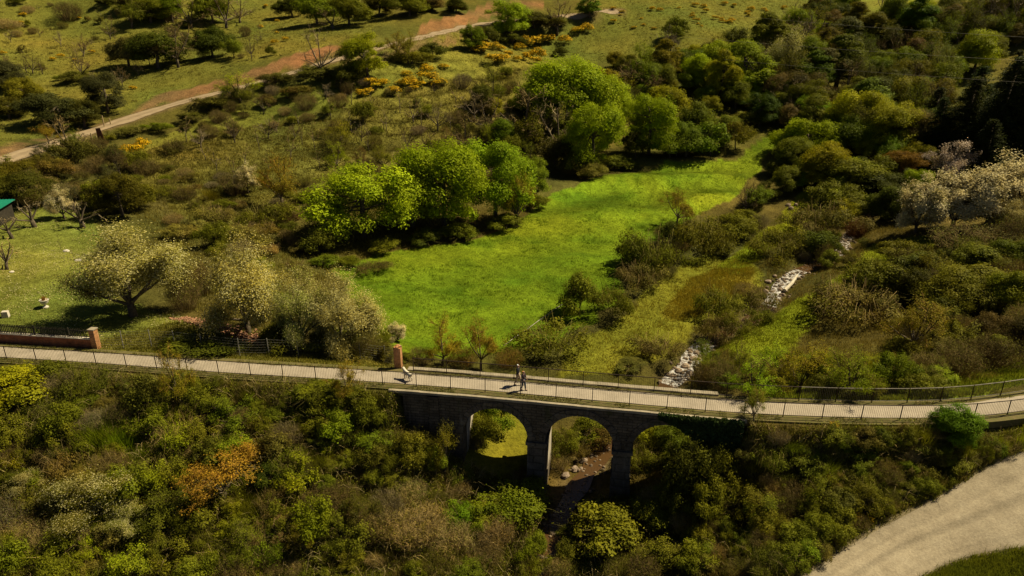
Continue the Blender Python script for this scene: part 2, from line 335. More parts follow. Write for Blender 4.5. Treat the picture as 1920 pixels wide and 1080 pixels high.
# ---- ground colours by area (areas are polygons on the ground)
def inpoly(x, y, poly):
    x = np.asarray(x); y = np.asarray(y); r = np.zeros(np.shape(x), bool); n = len(poly)
    for i in range(n):
        x0, y0 = poly[i]; x1, y1 = poly[(i+1) % n]
        if y0 == y1: continue
        r ^= ((y0 > y) != (y1 > y)) & (x < (x1-x0)*(y-y0)/(y1-y0)+x0)
    return r
AREAS = {
 'meadow': [(650, 560), (640, 500), (700, 480), (850, 455), (960, 430), (1010, 375), (1130, 330), (1260, 305), (1380, 298), (1420, 262), (1470, 240), (1480, 255), (1430, 300), (1415, 330), (1370, 375), (1300, 405), (1240, 440), (1200, 470), (1165, 510), (1150, 560), (1115, 600), (1050, 645), (900, 668), (800, 675), (745, 660), (690, 620)],
 'lawn': [(-160, 395), (60, 388), (180, 405), (190, 470), (190, 570), (330, 585), (390, 630), (390, 660), (290, 660), (190, 652), (-160, 640)],
 'verge': [(190, 640), (380, 600), (560, 655), (742, 672), (742, 692), (560, 684), (290, 665), (190, 655)],
 'olive': [(1150, 600), (1195, 560), (1250, 520), (1290, 488), (1345, 478), (1425, 495), (1420, 540), (1400, 570), (1310, 625), (1255, 660), (1160, 708), (1040, 704), (1085, 645)],
 'ochre': [(1340, 505), (1415, 503), (1400, 540), (1330, 585), (1275, 605), (1240, 590), (1300, 520)],
 'bank': [(1340, 660), (1380, 630), (1500, 560), (1580, 520), (1640, 460), (1740, 440), (1760, 455), (1660, 500), (1570, 560), (1510, 610), (1480, 660), (1400, 680)],
 'glade': [(1330, 520), (1420, 440), (1500, 370), (1560, 330), (1575, 345), (1520, 400), (1440, 470), (1400, 510)],
 'hill': [(-100, -30), (540, -30), (740, -30), (740, 40), (600, 90), (480, 118), (330, 170), (230, 205), (90, 255), (-100, 290)],
 'hill2': [(800, 60), (1110, 30), (1130, -30), (1560, -30), (1560, 45), (1440, 80), (1250, 100), (1090, 120), (980, 130), (640, 215), (560, 230), (480, 240), (400, 255), (200, 320), (190, 300), (420, 205), (650, 140)],
 'orchard': [(200, 300), (420, 245), (650, 205), (980, 130), (960, 180), (880, 240), (760, 270), (640, 300), (560, 350), (560, 440), (400, 440), (320, 380), (230, 330)],
 'railside': [(1440, 740), (1700, 728), (1800, 714), (1935, 672), (1940, 716), (1850, 738), (1750, 752), (1440, 752)],
 'field': [(1560, -30), (2000, -60), (1990, 15), (1850, 5), (1740, 5), (1720, 28), (1600, 24)],
 'clear': [(1330, 235), (1430, 200), (1440, 215), (1400, 235), (1350, 245)],
 'redbank': [(-100, 320), (0, 272), (100, 258), (160, 244), (240, 216), (300, 178), (340, 170), (470, 136), (560, 100), (640, 84), (650, 90), (600, 116), (480, 150), (300, 196), (200, 230), (100, 258), (-100, 330)],
 'redbank2': [(780, 50), (850, 28), (910, 10), (1000, -5), (1020, 10), (930, 32), (850, 52), (790, 66)],
 'redbank3': [(640, 120), (760, 92), (860, 70), (870, 78), (740, 112), (640, 140)],
}
ACOL = {'meadow': (.14, .195, .009), 'lawn': (.18, .19, .032), 'verge': (.19, .17, .028), 'ochre': (.26, .20, .02), 'olive': (.215, .19, .018), 'bank': (.18, .205, .010), 'glade': (.20, .21, .010), 'hill': (.165, .15, .024),
        'hill2': (.155, .148, .022), 'orchard': (.135, .118, .022), 'railside': (.16, .19, .014), 'field': (.20, .20, .025), 'clear': (.15, .16, .02), 'redbank': (.235, .125, .05), 'redbank2': (.26, .135, .05), 'redbank3': (.17, .12, .04)}
WX = XX+(fbm(XX, YY, 6, 41)-.5)*3.2; WY = YY+(fbm(XX, YY, 6, 57)-.5)*3.2
base = np.array([.088, .078, .014])
C = np.ones(XX.shape+(3,))*base
n1 = fbm(XX, YY, 9, 71)[..., None]; C = C*(1-n1)+np.array([.10, .078, .022])*n1
farw = np.clip((YY-110)/40, 0, 1)[..., None]; C = C*(1-farw)+np.array([.115, .105, .018])*farw
POLY = {}
for nm, pl in AREAS.items():
    w = hits(pl)[:, :2]; POLY[nm] = w
    m = inpoly(WX, WY, w); C[m] = ACOL[nm]
    if nm == 'meadow':
        u = np.clip((fbm(XX, YY, 11, 91)-.38)*3.2, 0, 1)[..., None]*.2; C[m] = (C*(1-u)+np.array([.19, .205, .010])*u)[m]
        u = np.clip((fbm(XX, YY, 3.2, 93)-.52)*4, 0, 1)[..., None]*.55; C[m] = (C*(1-u)+np.array([.07, .135, .006])*u)[m]
POLY['arch'] = np.array([(-5.5, 41.5), (-.3, 41), (2.2, 44.0), (3.4, 50), (-3, 53), (-7, 48)]); C[inpoly(WX, WY, POLY['arch'])] = (.15, .155, .013)
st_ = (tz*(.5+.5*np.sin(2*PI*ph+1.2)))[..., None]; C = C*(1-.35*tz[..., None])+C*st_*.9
n2 = fbm(XX, YY, 4, 5)[..., None]; n3 = fbm(XX, YY, 14, 15)[..., None]
C = C*(.72+.56*n2)*(.85+.3*n3)*np.concatenate([1+.5*(n3-.5), np.ones_like(n3), 1+0*(n3)], -1)
# bare soil beside the stream and by the path edges
sb = fade(dS, .7, 2.0)[..., None]*(vnoise(XX, YY, 1.3, 77)[..., None] > .45)*.6; C = C*(1-sb)+np.array([.17, .12, .06])*sb
tb = fade(dT, 1.6, 3.6)[..., None]*.8; C = C*(1-tb)+np.array([.20, .13, .06])*tb
rb = fade(dR, .0, .8)[..., None]*.8; C = C*(1-rb)+np.array([.26, .21, .125])*rb
g = MB(); ny, nx = XX.shape
i = (np.arange(ny-1)[:, None]*nx+np.arange(nx-1)[None]).ravel()
g.add(np.c_[XX.ravel(), YY.ravel(), ZZ.ravel()], np.c_[i, i+1, i+nx+1, i+nx])
def ground_mat():
    m, N, L, p = mat('ground'); p.inputs['Roughness'].default_value = .95; p.inputs['Specular IOR Level'].default_value = .03
    at = N.new('ShaderNodeAttribute'); at.attribute_name = 'Col'
    f1 = noise(N, L, 3.2, 6, rough=.75); f2 = noise(N, L, .7, 5)
    v = mathn(N, L, 'MULTIPLY', mrange(N, L, f1, .25, .75, .45, 1.5), mrange(N, L, f2, .3, .7, .75, 1.25))
    cb = N.new('ShaderNodeCombineXYZ')
    for k in range(3): L.new(v, cb.inputs[k])
    L.new(mixc(N, L, 1.0, at.outputs['Color'], cb.outputs[0], 'MULTIPLY'), p.inputs['Base Color'])
    bump(N, L, f1, .9, .25, p); return m
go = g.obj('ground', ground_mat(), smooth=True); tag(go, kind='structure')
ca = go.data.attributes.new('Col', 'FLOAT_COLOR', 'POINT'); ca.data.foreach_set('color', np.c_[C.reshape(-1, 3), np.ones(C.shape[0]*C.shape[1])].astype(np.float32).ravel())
def gcol(x, y):
    i = np.clip(np.searchsorted(GX, x), 0, len(GX)-1); j = np.clip(np.searchsorted(GY, y), 0, len(GY)-1); return C[j, i]
# ------------------------------------------------------------------ path, gravel road, dirt track, stream
def strip(mb, P, closed=False, mat=0):
    P = np.asarray(P, float); n, k = P.shape[:2]
    i = (np.arange(n-1)[:, None]*k+np.arange(k-1)[None]).ravel()
    return mb.add(P.reshape(-1, 3), np.c_[i, i+k, i+k+1, i+1], mat)
def surf_mat(name, c, c2, sc=1.2, speck=25, b=.3, streak=None):
    m, N, L, p = mat(name); p.inputs['Roughness'].default_value = .92; p.inputs['Specular IOR Level'].default_value = .12
    f = noise(N, L, sc, 6, rough=.7); f2 = noise(N, L, speck, 3, rough=.8)
    a = mixc(N, L, mrange(N, L, f, .35, .65, 0, 1), c, c2)
    v = mrange(N, L, f2, .3, .7, .78, 1.2); cb = N.new('ShaderNodeCombineXYZ')
    if streak:
        at = N.new('ShaderNodeAttribute'); at.attribute_name = 'v'
        f3 = noise(N, L, .35, 4)
        sv = mathn(N, L, 'ADD', at.outputs['Fac'], mrange(N, L, f3, .3, .7, -.25, .25))
        v = mathn(N, L, 'MULTIPLY', v, mrange(N, L, sv, 0, 1, streak[0], streak[1]))
    for k in range(3): L.new(v, cb.inputs[k])
    L.new(mixc(N, L, 1.0, a, cb.outputs[0], 'MULTIPLY'), p.inputs['Base Color']); bump(N, L, f2, b, .03, p)
    return m
M_path = surf_mat('path_concrete', (.31, .258, .19), (.41, .342, .256), .8, 14, .15)
ss = np.arange(0, NS[-1], .5)
mb = MB(); edge = (vnoise(ss, ss*0, 1.3, 3)-.5)*.16
oin = .17+edge; oout = 1.8+(vnoise(ss, ss*0, 1.7, 8)-.5)*.16
rows = [pt(ss, oin, -.45), pt(ss, oin, 0)]+[pt(ss, oin*(1-t)+oout*t, 0) for t in (.33, .66)]+[pt(ss, oout, 0), pt(ss, oout, -.45)]
strip(mb, np.stack(rows, 1)); tag(mb.obj('path', M_path), kind='structure')
M_verge = surf_mat('verge_soil', (.16, .12, .05), (.10, .10, .025), 2.5, 18, .4)
mb = MB(); rows = [pt(ss, o, z) for o, z in ((-.62, -.5), (-.6, -.03), (0.05, -.02), (.3, -.02), (.3, -.4))]; strip(mb, np.stack(rows, 1))
rows = [pt(ss, o, z) for o, z in ((1.65, -.4), (1.65, -.02), (2.05, .0), (2.42, -.02), (2.45, -.5))]; strip(mb, np.stack(rows, 1))
tag(mb.obj('verge', M_verge), kind='structure')
M_gravel = surf_mat('gravel', (.265, .213, .138), (.345, .284, .19), .8, 7, .9, (.74, 1.14))
mb = MB(); n, k = RG.shape[:2]
Q = RG.copy(); Q[..., 2] = terr(Q[..., 0], Q[..., 1])+.012
jit = np.linspace(0, 1, n)
xk = np.linspace(0, 1, 41); sv = .45+.5*vnoise(xk*41, xk*0, 2.1, 5)+.35*np.exp(-((xk-.28)/.05)**2)+.35*np.exp(-((xk-.52)/.05)**2)-.3*np.exp(-((xk-.4)/.05)**2)-.4*np.exp(-(np.minimum(xk, 1-xk)/.05)**2)
i = (np.arange(n-1)[:, None]*k+np.arange(k-1)[None]).ravel()
mb.add(Q.reshape(-1, 3), np.c_[i, i+1, i+k+1, i+k], 0, np.tile(sv, n)); tag(mb.obj('gravel_road', M_gravel, smooth=True, attr=True), kind='structure')
M_dirt = surf_mat('dirt', (.29, .21, .12), (.37, .275, .165), .6, 8, .4, (.75, 1.1))
tt = unit(np.gradient(TRK[:, :2], axis=0)); tn = np.c_[-tt[:, 1], tt[:, 0]]
offs = np.array([-1.5, -1.15, -.7, -.25, .25, .7, 1.15, 1.5])*1.3; mb = MB()
wob = (vnoise(np.arange(len(TRK)), np.zeros(len(TRK)), 4, 4)-.5)*.5
X = TRK[:, None, 0]+tn[:, None, 0]*(offs[None]*(1+wob[:, None])); Y = TRK[:, None, 1]+tn[:, None, 1]*(offs[None]*(1+wob[:, None]))
Q = np.stack([X, Y, terr(X, Y)+.07], -1); n, k = Q.shape[:2]; i = (np.arange(n-1)[:, None]*k+np.arange(k-1)[None]).ravel()
mb.add(Q.reshape(-1, 3), np.c_[i, i+1, i+k+1, i+k], 0, np.tile([.3, .7, 1, .3, .3, 1, .7, .3], n)); tag(mb.obj('dirt_track', M_dirt, smooth=True, attr=True), kind='structure')
# stream water: brown pools, white riffles (a property of the water surface)
m, N, L, p = mat('stream_water'); p.inputs['Roughness'].default_value = .12; p.inputs['Specular IOR Level'].default_value = .5
at = N.new('ShaderNodeAttribute'); at.attribute_name = 'v'
f = noise(N, L, 4.5, 6, rough=.8); ff = mathn(N, L, 'ADD', f, at.outputs['Fac'])
L.new(mixc(N, L, mrange(N, L, ff, 1.05, 1.2, 0, 1), (.085, .045, .016), (.62, .60, .55)), p.inputs['Base Color'])
L.new(mrange(N, L, ff, 1.06, 1.2, .12, .8), p.inputs['Roughness']); bump(N, L, noise(N, L, 7, 4), .5, .08, p); M_water = m
st_t = unit(np.gradient(ST[:, :2], axis=0)); st_n = np.c_[-st_t[:, 1], st_t[:, 0]]
npx = np.array([project(q)[0:2] for q in ST])
rif = np.interp(np.arange(len(ST)), np.arange(len(ST)), np.clip(np.where((npx[:, 1] > 505) & (npx[:, 1] < 572), .62, 0)+np.where((npx[:, 1] > 640) & (npx[:, 1] < 720), .62, 0)+np.where((npx[:, 1] > 430) & (npx[:, 1] < 478), .58, 0)+np.where((npx[:, 1] > 975) & (npx[:, 1] < 1000), .5, 0), .34, 1))
offs = np.linspace(-1, 1, 7); hw = .55+vnoise(np.arange(len(ST)), np.zeros(len(ST)), 6, 4)*.55
X = ST[:, None, 0]+st_n[:, None, 0]*offs*hw[:, None]; Y = ST[:, None, 1]+st_n[:, None, 1]*offs*hw[:, None]
Q = np.stack([X, Y, np.repeat(ST[:, 2:3]-.16, 7, 1)], -1); n, k = Q.shape[:2]; i = (np.arange(n-1)[:, None]*k+np.arange(k-1)[None]).ravel()
mb = MB(); mb.add(Q.reshape(-1, 3), np.c_[i, i+1, i+k+1, i+k], 0, np.repeat(rif, 7)); tag(mb.obj('stream_water', M_water, smooth=True, attr=True), kind='structure')
# ------------------------------------------------------------------ stone
def stone_mat(name, c, c2, mortar, sc=2.0, bw=.55, bh=.22, xz=True):
    m, N, L, p = mat(name); p.inputs['Roughness'].default_value = .95; p.inputs['Specular IOR Level'].default_value = .1
    ge = N.new('ShaderNodeNewGeometry'); sp = N.new('ShaderNodeSeparateXYZ'); L.new(ge.outputs['Position'], sp.inputs[0])
    cb = N.new('ShaderNodeCombineXYZ'); L.new(mathn(N, L, 'ADD', sp.outputs[0], mathn(N, L, 'MULTIPLY', sp.outputs[1], .8)), cb.inputs[0]); L.new(sp.outputs[2], cb.inputs[1])
    nz = N.new('ShaderNodeTexNoise'); nz.inputs['Scale'].default_value = 2.2; L.new(ge.outputs['Position'], nz.inputs['Vector'])
    va = N.new('ShaderNodeVectorMath'); va.operation = 'MULTIPLY_ADD'; L.new(nz.outputs['Color'], va.inputs[0]); va.inputs[1].default_value = (.1*bw/.55, .08*bw/.55, 0); L.new(cb.outputs[0], va.inputs[2])
    br = N.new('ShaderNodeTexBrick'); L.new(va.outputs[0], br.inputs['Vector']); br.inputs['Scale'].default_value = 1
    br.inputs['Brick Width'].default_value = bw; br.inputs['Row Height'].default_value = bh; br.inputs['Mortar Size'].default_value = .018*bw/.55*1.2
    br.inputs['Color1'].default_value = (*c, 1); br.inputs['Color2'].default_value = (*c2, 1); br.inputs['Mortar'].default_value = (*mortar, 1)
    f = noise(N, L, 1.1, 6, rough=.7); f2 = noise(N, L, 9, 4)
    v = mathn(N, L, 'MULTIPLY', mrange(N, L, f, .3, .7, .55, 1.35), mrange(N, L, f2, .3, .7, .8, 1.2)); cc = N.new('ShaderNodeCombineXYZ')
    for k in range(3): L.new(v, cc.inputs[k])
    vs = N.new('ShaderNodeVectorMath'); vs.operation = 'MULTIPLY'; vs.inputs[1].default_value = (1.6, 1.6, .22); L.new(ge.outputs['Position'], vs.inputs[0])
    st = noise(N, L, 1.0, 5, vs.outputs[0], .7); cw = mixc(N, L, 1.0, br.outputs[0], cc.outputs[0], 'MULTIPLY')
    cw = mixc(N, L, mrange(N, L, st, .56, .74, 0, .55 if bw > .3 else .15), cw, (.30, .26, .19)); cw = mixc(N, L, mrange(N, L, noise(N, L, .7, 4), .58, .72, 0, .6 if bw > .3 else .1), cw, (.06, .065, .02))
    L.new(cw, p.inputs['Base Color'])
    bump(N, L, mathn(N, L, 'ADD', mathn(N, L, 'MULTIPLY', br.outputs['Fac'], -.6), f2), .7, .05, p); return m
M_stone = stone_mat('bridge_masonry', (.15, .115, .075), (.095, .075, .05), (.06, .048, .033))
M_vous = stone_mat('dressed_stone', (.155, .125, .085), (.115, .09, .065), (.085, .068, .045), bw=1.2, bh=.6)
M_sunlit_face = plain('painted_sunlit_stone', (.42, .36, .27), .95, .35, 1.6, b=.4)  # pale colour standing for sunlight on the stone inside the arches
M_coping = plain('coping_stone', (.30, .25, .17), .95, .35, 1.3, b=.2)
M_brick = stone_mat('red_brick', (.40, .125, .045), (.30, .09, .035), (.30, .19, .11), bw=.24, bh=.075)
M_obrick = stone_mat('orange_brick', (.52, .24, .09), (.40, .17, .065), (.36, .25, .14), bw=.24, bh=.075)
OFN, OFF = -.75, 2.62
def s_at(px, z):
    f = lambda s: project(pt(s, OFN, z))[0]-px
    a, b = 0.0, NS[-1]
    for _ in range(50):
        c = (a+b)/2
        if f(c) > 0: b = c
        else: a = c
    return (a+b)/2
ZSP = -3.15
E1a, E1b, E2a, E2b, E3a, E3b = [s_at(x, -4.0) for x in (869, 990, 1021, 1150, 1181, 1312)]
OPEN = [(E1a, E1b), (E2a, E2b), (E3a, E3b)]
def zin(s):
    for a, b in OPEN:
        if a <= s <= b:
            r = (b-a)/2; return ZSP+math.sqrt(max(r*r-(s-(a+b)/2)**2, 0))
    return None
bridge = thing('stone_bridge', 'old dark stone bridge with three round arches carrying the pale path', 'bridge', pt((E1a+E3b)/2, 1.0, -7))
def bobj(mb, name, m, parent=bridge, loc=None):
    o = mb.obj(name, m, parent); o.location = -np.array(parent.location) if parent is bridge else (0, 0, 0); return o
body = MB(); BOT = -9.0; TOPZ = -.05
def quad(*P, mat=0, mb=None): (mb or body).add(np.array(P), np.array([[0, 1, 2, 3]]), mat)
brk = [SB0, E1a, E1b, E2a, E2b, E3a, E3b, SB1]
for a, b in zip(brk[:-1], brk[1:]):
    op = (a, b) in OPEN; nseg = 26 if op else 6
    if op: th = np.linspace(PI, 0, nseg+1); sx = (a+b)/2+(b-a)/2*np.cos(th); zb = ZSP+(b-a)/2*np.sin(th)
    else: sx = np.linspace(a, b, nseg+1); zb = np.full(nseg+1, BOT)
    for q in range(nseg):
        s0, s1, z0, z1 = sx[q], sx[q+1], zb[q], zb[q+1]
        for of in (OFN, OFF): quad(pt(s0, of, z0), pt(s1, of, z1), pt(s1, of, TOPZ), pt(s0, of, TOPZ))
        quad(pt(s0, OFN, TOPZ), pt(s1, OFN, TOPZ), pt(s1, OFF, TOPZ), pt(s0, OFF, TOPZ))
        if op: quad(pt(s0, OFN, z0), pt(s0, OFF, z0), pt(s1, OFF, z1), pt(s1, OFN, z1))
for e in brk:
    lim = ZSP if e not in (SB0, SB1) else TOPZ
    quad(pt(e, OFN, BOT), pt(e, OFF, BOT), pt(e, OFF, lim), pt(e, OFN, lim))
bobj(body, 'masonry_wall', M_stone)
def sbox(mb, s0, s1, o0, o1, z0, z1, mat=0):
    V = np.array([pt(s, o, z) for z in (z0, z1) for s, o in ((s0, o0), (s1, o0), (s1, o1), (s0, o1))])
    mb.add(V, np.array([[0, 3, 2, 1], [4, 5, 6, 7], [0, 1, 5, 4], [1, 2, 6, 5], [2, 3, 7, 6], [3, 0, 4, 7]]), mat)
for a, b in ((E1b, E2a), (E2b, E3a)):                       # piers with impost caps, pale plates that paint sunlight on their inner sides
    mb = MB(); sbox(mb, a-.05, b+.05, OFN-.10, OFF+.10, BOT, ZSP-.30); sbox(mb, a-.14, b+.14, OFN-.2, OFF+.2, BOT, -6.2)
    pier = bobj(mb, 'pier', M_vous)
    mb = MB(); sbox(mb, a-.16, b+.16, OFN-.2, OFF+.2, ZSP-.30, ZSP-.06); mb.obj('impost', M_vous, pier)
    mb = MB(); sbox(mb, b+.052, b+.075, OFN+1.5, OFF-.1, -6.15, ZSP-.36); mb.obj('sunlit_strip', M_sunlit_face, pier)
mb = MB(); sbox(mb, E1a+.004, E1a+.03, OFN+1.1, OFF-.05, BOT, ZSP+.2); bobj(mb, 'sunlit_strip', M_sunlit_face)  # pale plate painting the sunlit far half of the abutment side
for a, b in OPEN:                                            # voussoir rings on both faces
    for of, sg in ((OFN, -1), (OFF, 1)):
        mb = MB(); nv = 21; c = (a+b)/2; r0 = (b-a)/2-.02; r1 = r0+.48
        for q in range(nv):
            t0, t1 = PI*(q+.04)/nv, PI*(q+.96)/nv; e = .05+.03*rng.random(); rr = r1+rng.uniform(-.05, .06)
            V = [pt(c+r*math.cos(t), of+o, ZSP+r*math.sin(t)) for o in (0, sg*e) for r, t in ((r0, t0), (r0, t1), (rr, t1), (rr, t0))]
            mb.add(np.array(V), np.array([[4, 5, 6, 7], [0, 1, 5, 4], [1, 2, 6, 5], [2, 3, 7, 6], [3, 0, 4, 7]]))
        bobj(mb, 'arch_ring', M_vous)
for o0, o1, z1, e0, e1 in ((OFN-.12, OFN+.10, .03, SB0-1, SB1+.4), (FAR+.06, OFF+.10, .07, SB0-.5, SB1-1)):
    mb = MB(); x = e0
    while x < e1:                                            # coping stones, each a little uneven
        x2 = min(x+rng.uniform(.9, 1.6), e1); sbox(mb, x+.003, x2-.003, o0+rng.uniform(-.015, .015), o1, TOPZ-.10, z1+rng.uniform(-.012, .012)); x = x2
    bobj(mb, 'coping', M_coping)
mb = MB(); sbox(mb, E1a-2.45, E1a-1.7, OFN-.14, OFN+.1, BOT, -.25); bobj(mb, 'buttress', M_stone)
# ------------------------------------------------------------------ railings: posts 2.5 m apart, thin bars
M_iron = plain('dark_iron', (.045, .03, .02), .7, .3, 3, .4)
M_sunlit_iron = plain('painted_sunlit_iron', (.20, .18, .14), .5, .3, 2, .5)  # paler copy of the iron, sunlight painted into its colour
def beam(mb, p, q, w, h): # thin box from p to q
    p, q = np.asarray(p, float), np.asarray(q, float); d = unit(q-p); sd = np.array([-d[1], d[0], 0]); sd = unit(sd)*w/2; up = np.array([0, 0, h/2])
    V = np.array([p-sd-up, p+sd-up, p+sd+up, p-sd+up, q-sd-up, q+sd-up, q+sd+up, q-sd+up])
    mb.add(V, np.array([[0, 3, 2, 1], [4, 5, 6, 7], [0, 1, 5, 4], [1, 2, 6, 5], [2, 3, 7, 6], [3, 0, 4, 7]]))
def railing(label, s0, s1, off, zb, sunlit_from=1e9):
    t = thing('railing', label, 'railing', pt((s0+s1)/2, off, zb), group=None); l = -np.array(t.location)
    n = int(round((s1-s0)/2.5)); sp = np.linspace(s0, s1, n+1)
    for q in range(n+1):
        mb = MB(); P = pt(sp[q], off); tg = math.atan2(*(pt(sp[q]+.1, off)-pt(sp[q]-.1, off))[[1, 0]])
        lean = rng.uniform(-.015, .015)
        mb.box((P[0], P[1], zb+.55-.15), (.05, .05, 1.36), tg, tilt=(lean, 'Y')); o = mb.obj('post', M_iron, t); o.location = l
        if q == n: break
        mb = MB(); a, b = sp[q]+.03, sp[q+1]-.03
        for z, h in ((1.04, .04), (.10, .03)): beam(mb, pt(a, off, zb+z), pt(b, off, zb+z), .05 if z > 1 else .035, h)
        for s in np.linspace(a, b, 21)[1:-1]:
            c = pt(s, off); mb.box((c[0], c[1], zb+.57), (.011, .011, .90), tg)
        o = mb.obj('railing_panel', M_sunlit_iron if sp[q] > sunlit_from else M_iron, t); o.location = l  # panels past this point get the iron with painted sunlight
s_post0 = s_of_x(NW[5][0])
sE = s_post0-2.5*5
railing('dark iron railing along the near edge of the path, above the arches', sE, sE+2.5*38, 0.0, 0.0)
PIL2 = s_of_x(at_z(748, 690, .0)[0]+.37)
railing('dark iron railing on the far edge of the path, starting at the orange brick pillar', PIL2+.5, PIL2+.5+2.5*25, FAR, .03, s_of_x(at_z(1440, 748)[0]))
# ------------------------------------------------------------------ brick wall with picket fence and its pillar, second pillar
def px_ground(px, py): return hit(px, py)
pa, pb = np.r_[at_z(-140, 630, 0), 0], np.r_[at_z(176, 650, 0), 0]
wd = unit(pb-pa); wrz = math.atan2(wd[1], wd[0]); wl = np.linalg.norm(pb-pa); wn_ = np.array([-wd[1], wd[0], 0])
t = thing('garden_wall', 'low red brick garden wall topped by a dark picket fence, ending in a pillar', 'wall', pb)
def lobj(mb, name, m, t=t): o = mb.obj(name, m, t); o.location = -np.array(t.location); return o
mb = MB(); mid = (pa+pb)/2; mb.box(mid+[0, 0, .19], (wl, .26, .98), wrz); lobj(mb, 'brickwork', M_brick)
mb = MB(); x = 0
while x < wl: l2 = min(.9, wl-x); mb.box(pa+wd*(x+l2/2)+[0, 0, .71+rng.uniform(-.008, .008)], (l2-.01, .36, .06), wrz); x += .9
lobj(mb, 'coping', plain('pale_coping', (.55, .48, .36), .9, .25, 4))
M_picket = plain('dark_pickets', (.035, .03, .018), .8, .4, 3)
mb = MB()
for z in (.86, 1.36): beam(mb, pa+[0, 0, z], pb+[0, 0, z], .04, .06)
for x in np.arange(.1, wl-.3, .155):
    if x > wl*.55 and rng.random() < .12: continue
    mb.box(pa+wd*x+[0, 0, 1.13], (.09 if x < wl*.62 else .05, .02, .80), wrz, tilt=(rng.uniform(-.03, .03), 'Y'))
lobj(mb, 'picket_fence', M_picket)
for q in range(5):
    mb = MB(); mb.box(pa+wd*(wl*(q+.35)/5)+wn_*.05+[0, 0, 1.1], (.07, .07, .9), wrz); lobj(mb, 'fence_post', M_picket)
mb = MB(); pc = pb+wd*.24; mb.box(pc+[0, 0, .62], (.46, .46, 1.84), wrz); pl = lobj(mb, 'pillar', M_obrick)
mb = MB(); mb.box(pc+[0, 0, 1.575], (.56, .56, .07), wrz); mb.obj('pillar_cap', M_coping, pl)
P2 = np.r_[at_z(744, 690, 0), 0]+np.array([0.1, .28, 0])
t2 = thing('brick_pillar', 'orange brick pillar standing at the start of the far railing', 'pillar', P2)
mb = MB(); mb.box((0, 0, .7), (.52, .52, 1.8), -.1); mb.obj('brick_shaft', M_obrick, t2)
mb = MB()
for q in range(7): mb.box((rng.uniform(-.18, .18), rng.uniform(-.18, .18), 1.61+rng.uniform(0, .08)), (.22, .2, .1), rng.random()*3)
mb.obj('broken_top', M_obrick, t2)
# wire fence from the wall's pillar to the second pillar
fp = [(232, 655), (285, 652), (330, 655), (380, 660), (450, 668), (505, 668), (560, 669), (617, 671), (676, 674), (722, 680)]
FP = hits(fp); t = thing('wire_fence', 'wire mesh fence on thin grey posts behind the verge of the path', 'fence', FP[5])
M_post = plain('grey_post', (.24, .22, .17), .7, .3, 5); M_wire = plain('wire', (.16, .15, .12), .6, .3, 5)
mb = MB(); wp = [np.r_[pc[:2]+[.2, .1], FP[0][2]]]+list(FP)+[P2+[-.2, .1, 0]]
for a, b in zip(wp[:-1], wp[1:]):
    for z in np.linspace(.1, 1.45, 7): mb.tube([a+[0, 0, z], (a+b)/2+[0, 0, z-.03], b+[0, 0, z]], .006, 3, cap=False)
    n = int(np.linalg.norm(b-a)/.22)
    for q in range(n): p = a+(b-a)*q/n; mb.tube([p+[0, 0, .1], p+[0, 0, 1.45]], .005, 3, cap=False)
lobj(mb, 'wire_mesh', M_wire, t)
for p in FP:
    mb = MB(); mb.tube([p-[0, 0, .2], p+[rng.uniform(-.04, .04), 0, 1.55]], .035, 6); lobj(mb, 'post', M_post, t)
# ------------------------------------------------------------------ garden things
def rock_mesh(mb, c, r, k=1, g=rng, mat=0, flat=.7):
    an = np.arange(9)*2*PI/9; V = [[0, 0, -r*.5]]; F = []
    for q, ph in enumerate((-.5, -.05, .4, .8)):
        rr = r*math.cos(ph*1.35)*g.uniform(.8, 1.15, 9); V += [[rr[i]*math.cos(an[i]+q*.2), rr[i]*math.sin(an[i]+q*.2)*.8, r*flat*math.sin(ph*1.3)+g.uniform(-.06, .06)*r] for i in range(9)]
    V += [[0, 0, r*flat*.95]]; V = np.array(V)
    F3 = [[0, 1+(i+1) % 9, 1+i] for i in range(9)]+[[len(V)-1, 28+i, 28+(i+1) % 9] for i in range(9)]
    F4 = [[1+q*9+i, 1+q*9+(i+1) % 9, 10+q*9+(i+1) % 9, 10+q*9+i] for q in range(3) for i in range(9)]
    a = g.random()*6; ca, sa = math.cos(a), math.sin(a); V = np.c_[V[:, 0]*ca-V[:, 1]*sa, V[:, 0]*sa+V[:, 1]*ca, V[:, 2]]
    return mb.add(V+np.asarray(c), [np.array(F3), np.array(F4)], mat)
M_pale = plain('pale_cement', (.55, .49, .38), .9, .2, 6, b=.2)
u = hit(86, 577); t = thing('stone_urn', 'pale stone garden urn with a small plant, standing on the lawn', 'urn', u)
mb = MB(); mb.lathe([(0, -.05), (.26, -.05), (.26, .06), (.2, .1), (.1, .16), (.09, .26), (.16, .33), (.3, .46), (.36, .66), (.4, .7), (.38, .74), (.3, .7), (0, .66)], k=18); mb.obj('bowl', M_pale, t, smooth=False)
mb = MB(); blades(mb, rng.normal(0, .08, (60, 3))*[1, 1, 0]+[0, 0, .66], .45, .04, .5); o = mb.obj('plant', M_leaf, t, attr=True); o.color = (.3, .16, .03, 1)
b = hit(12, 596); mb = MB(); mb.box((0, 0, .22), (.52, .46, .56), .3, taper=.92); mb.box((0, 0, .52), (.44, .4, .04), .3)
o = mb.obj('concrete_block', M_pale); o.location = b; tag(o, 'whitish concrete block on the lawn behind the picket fence', 'block')
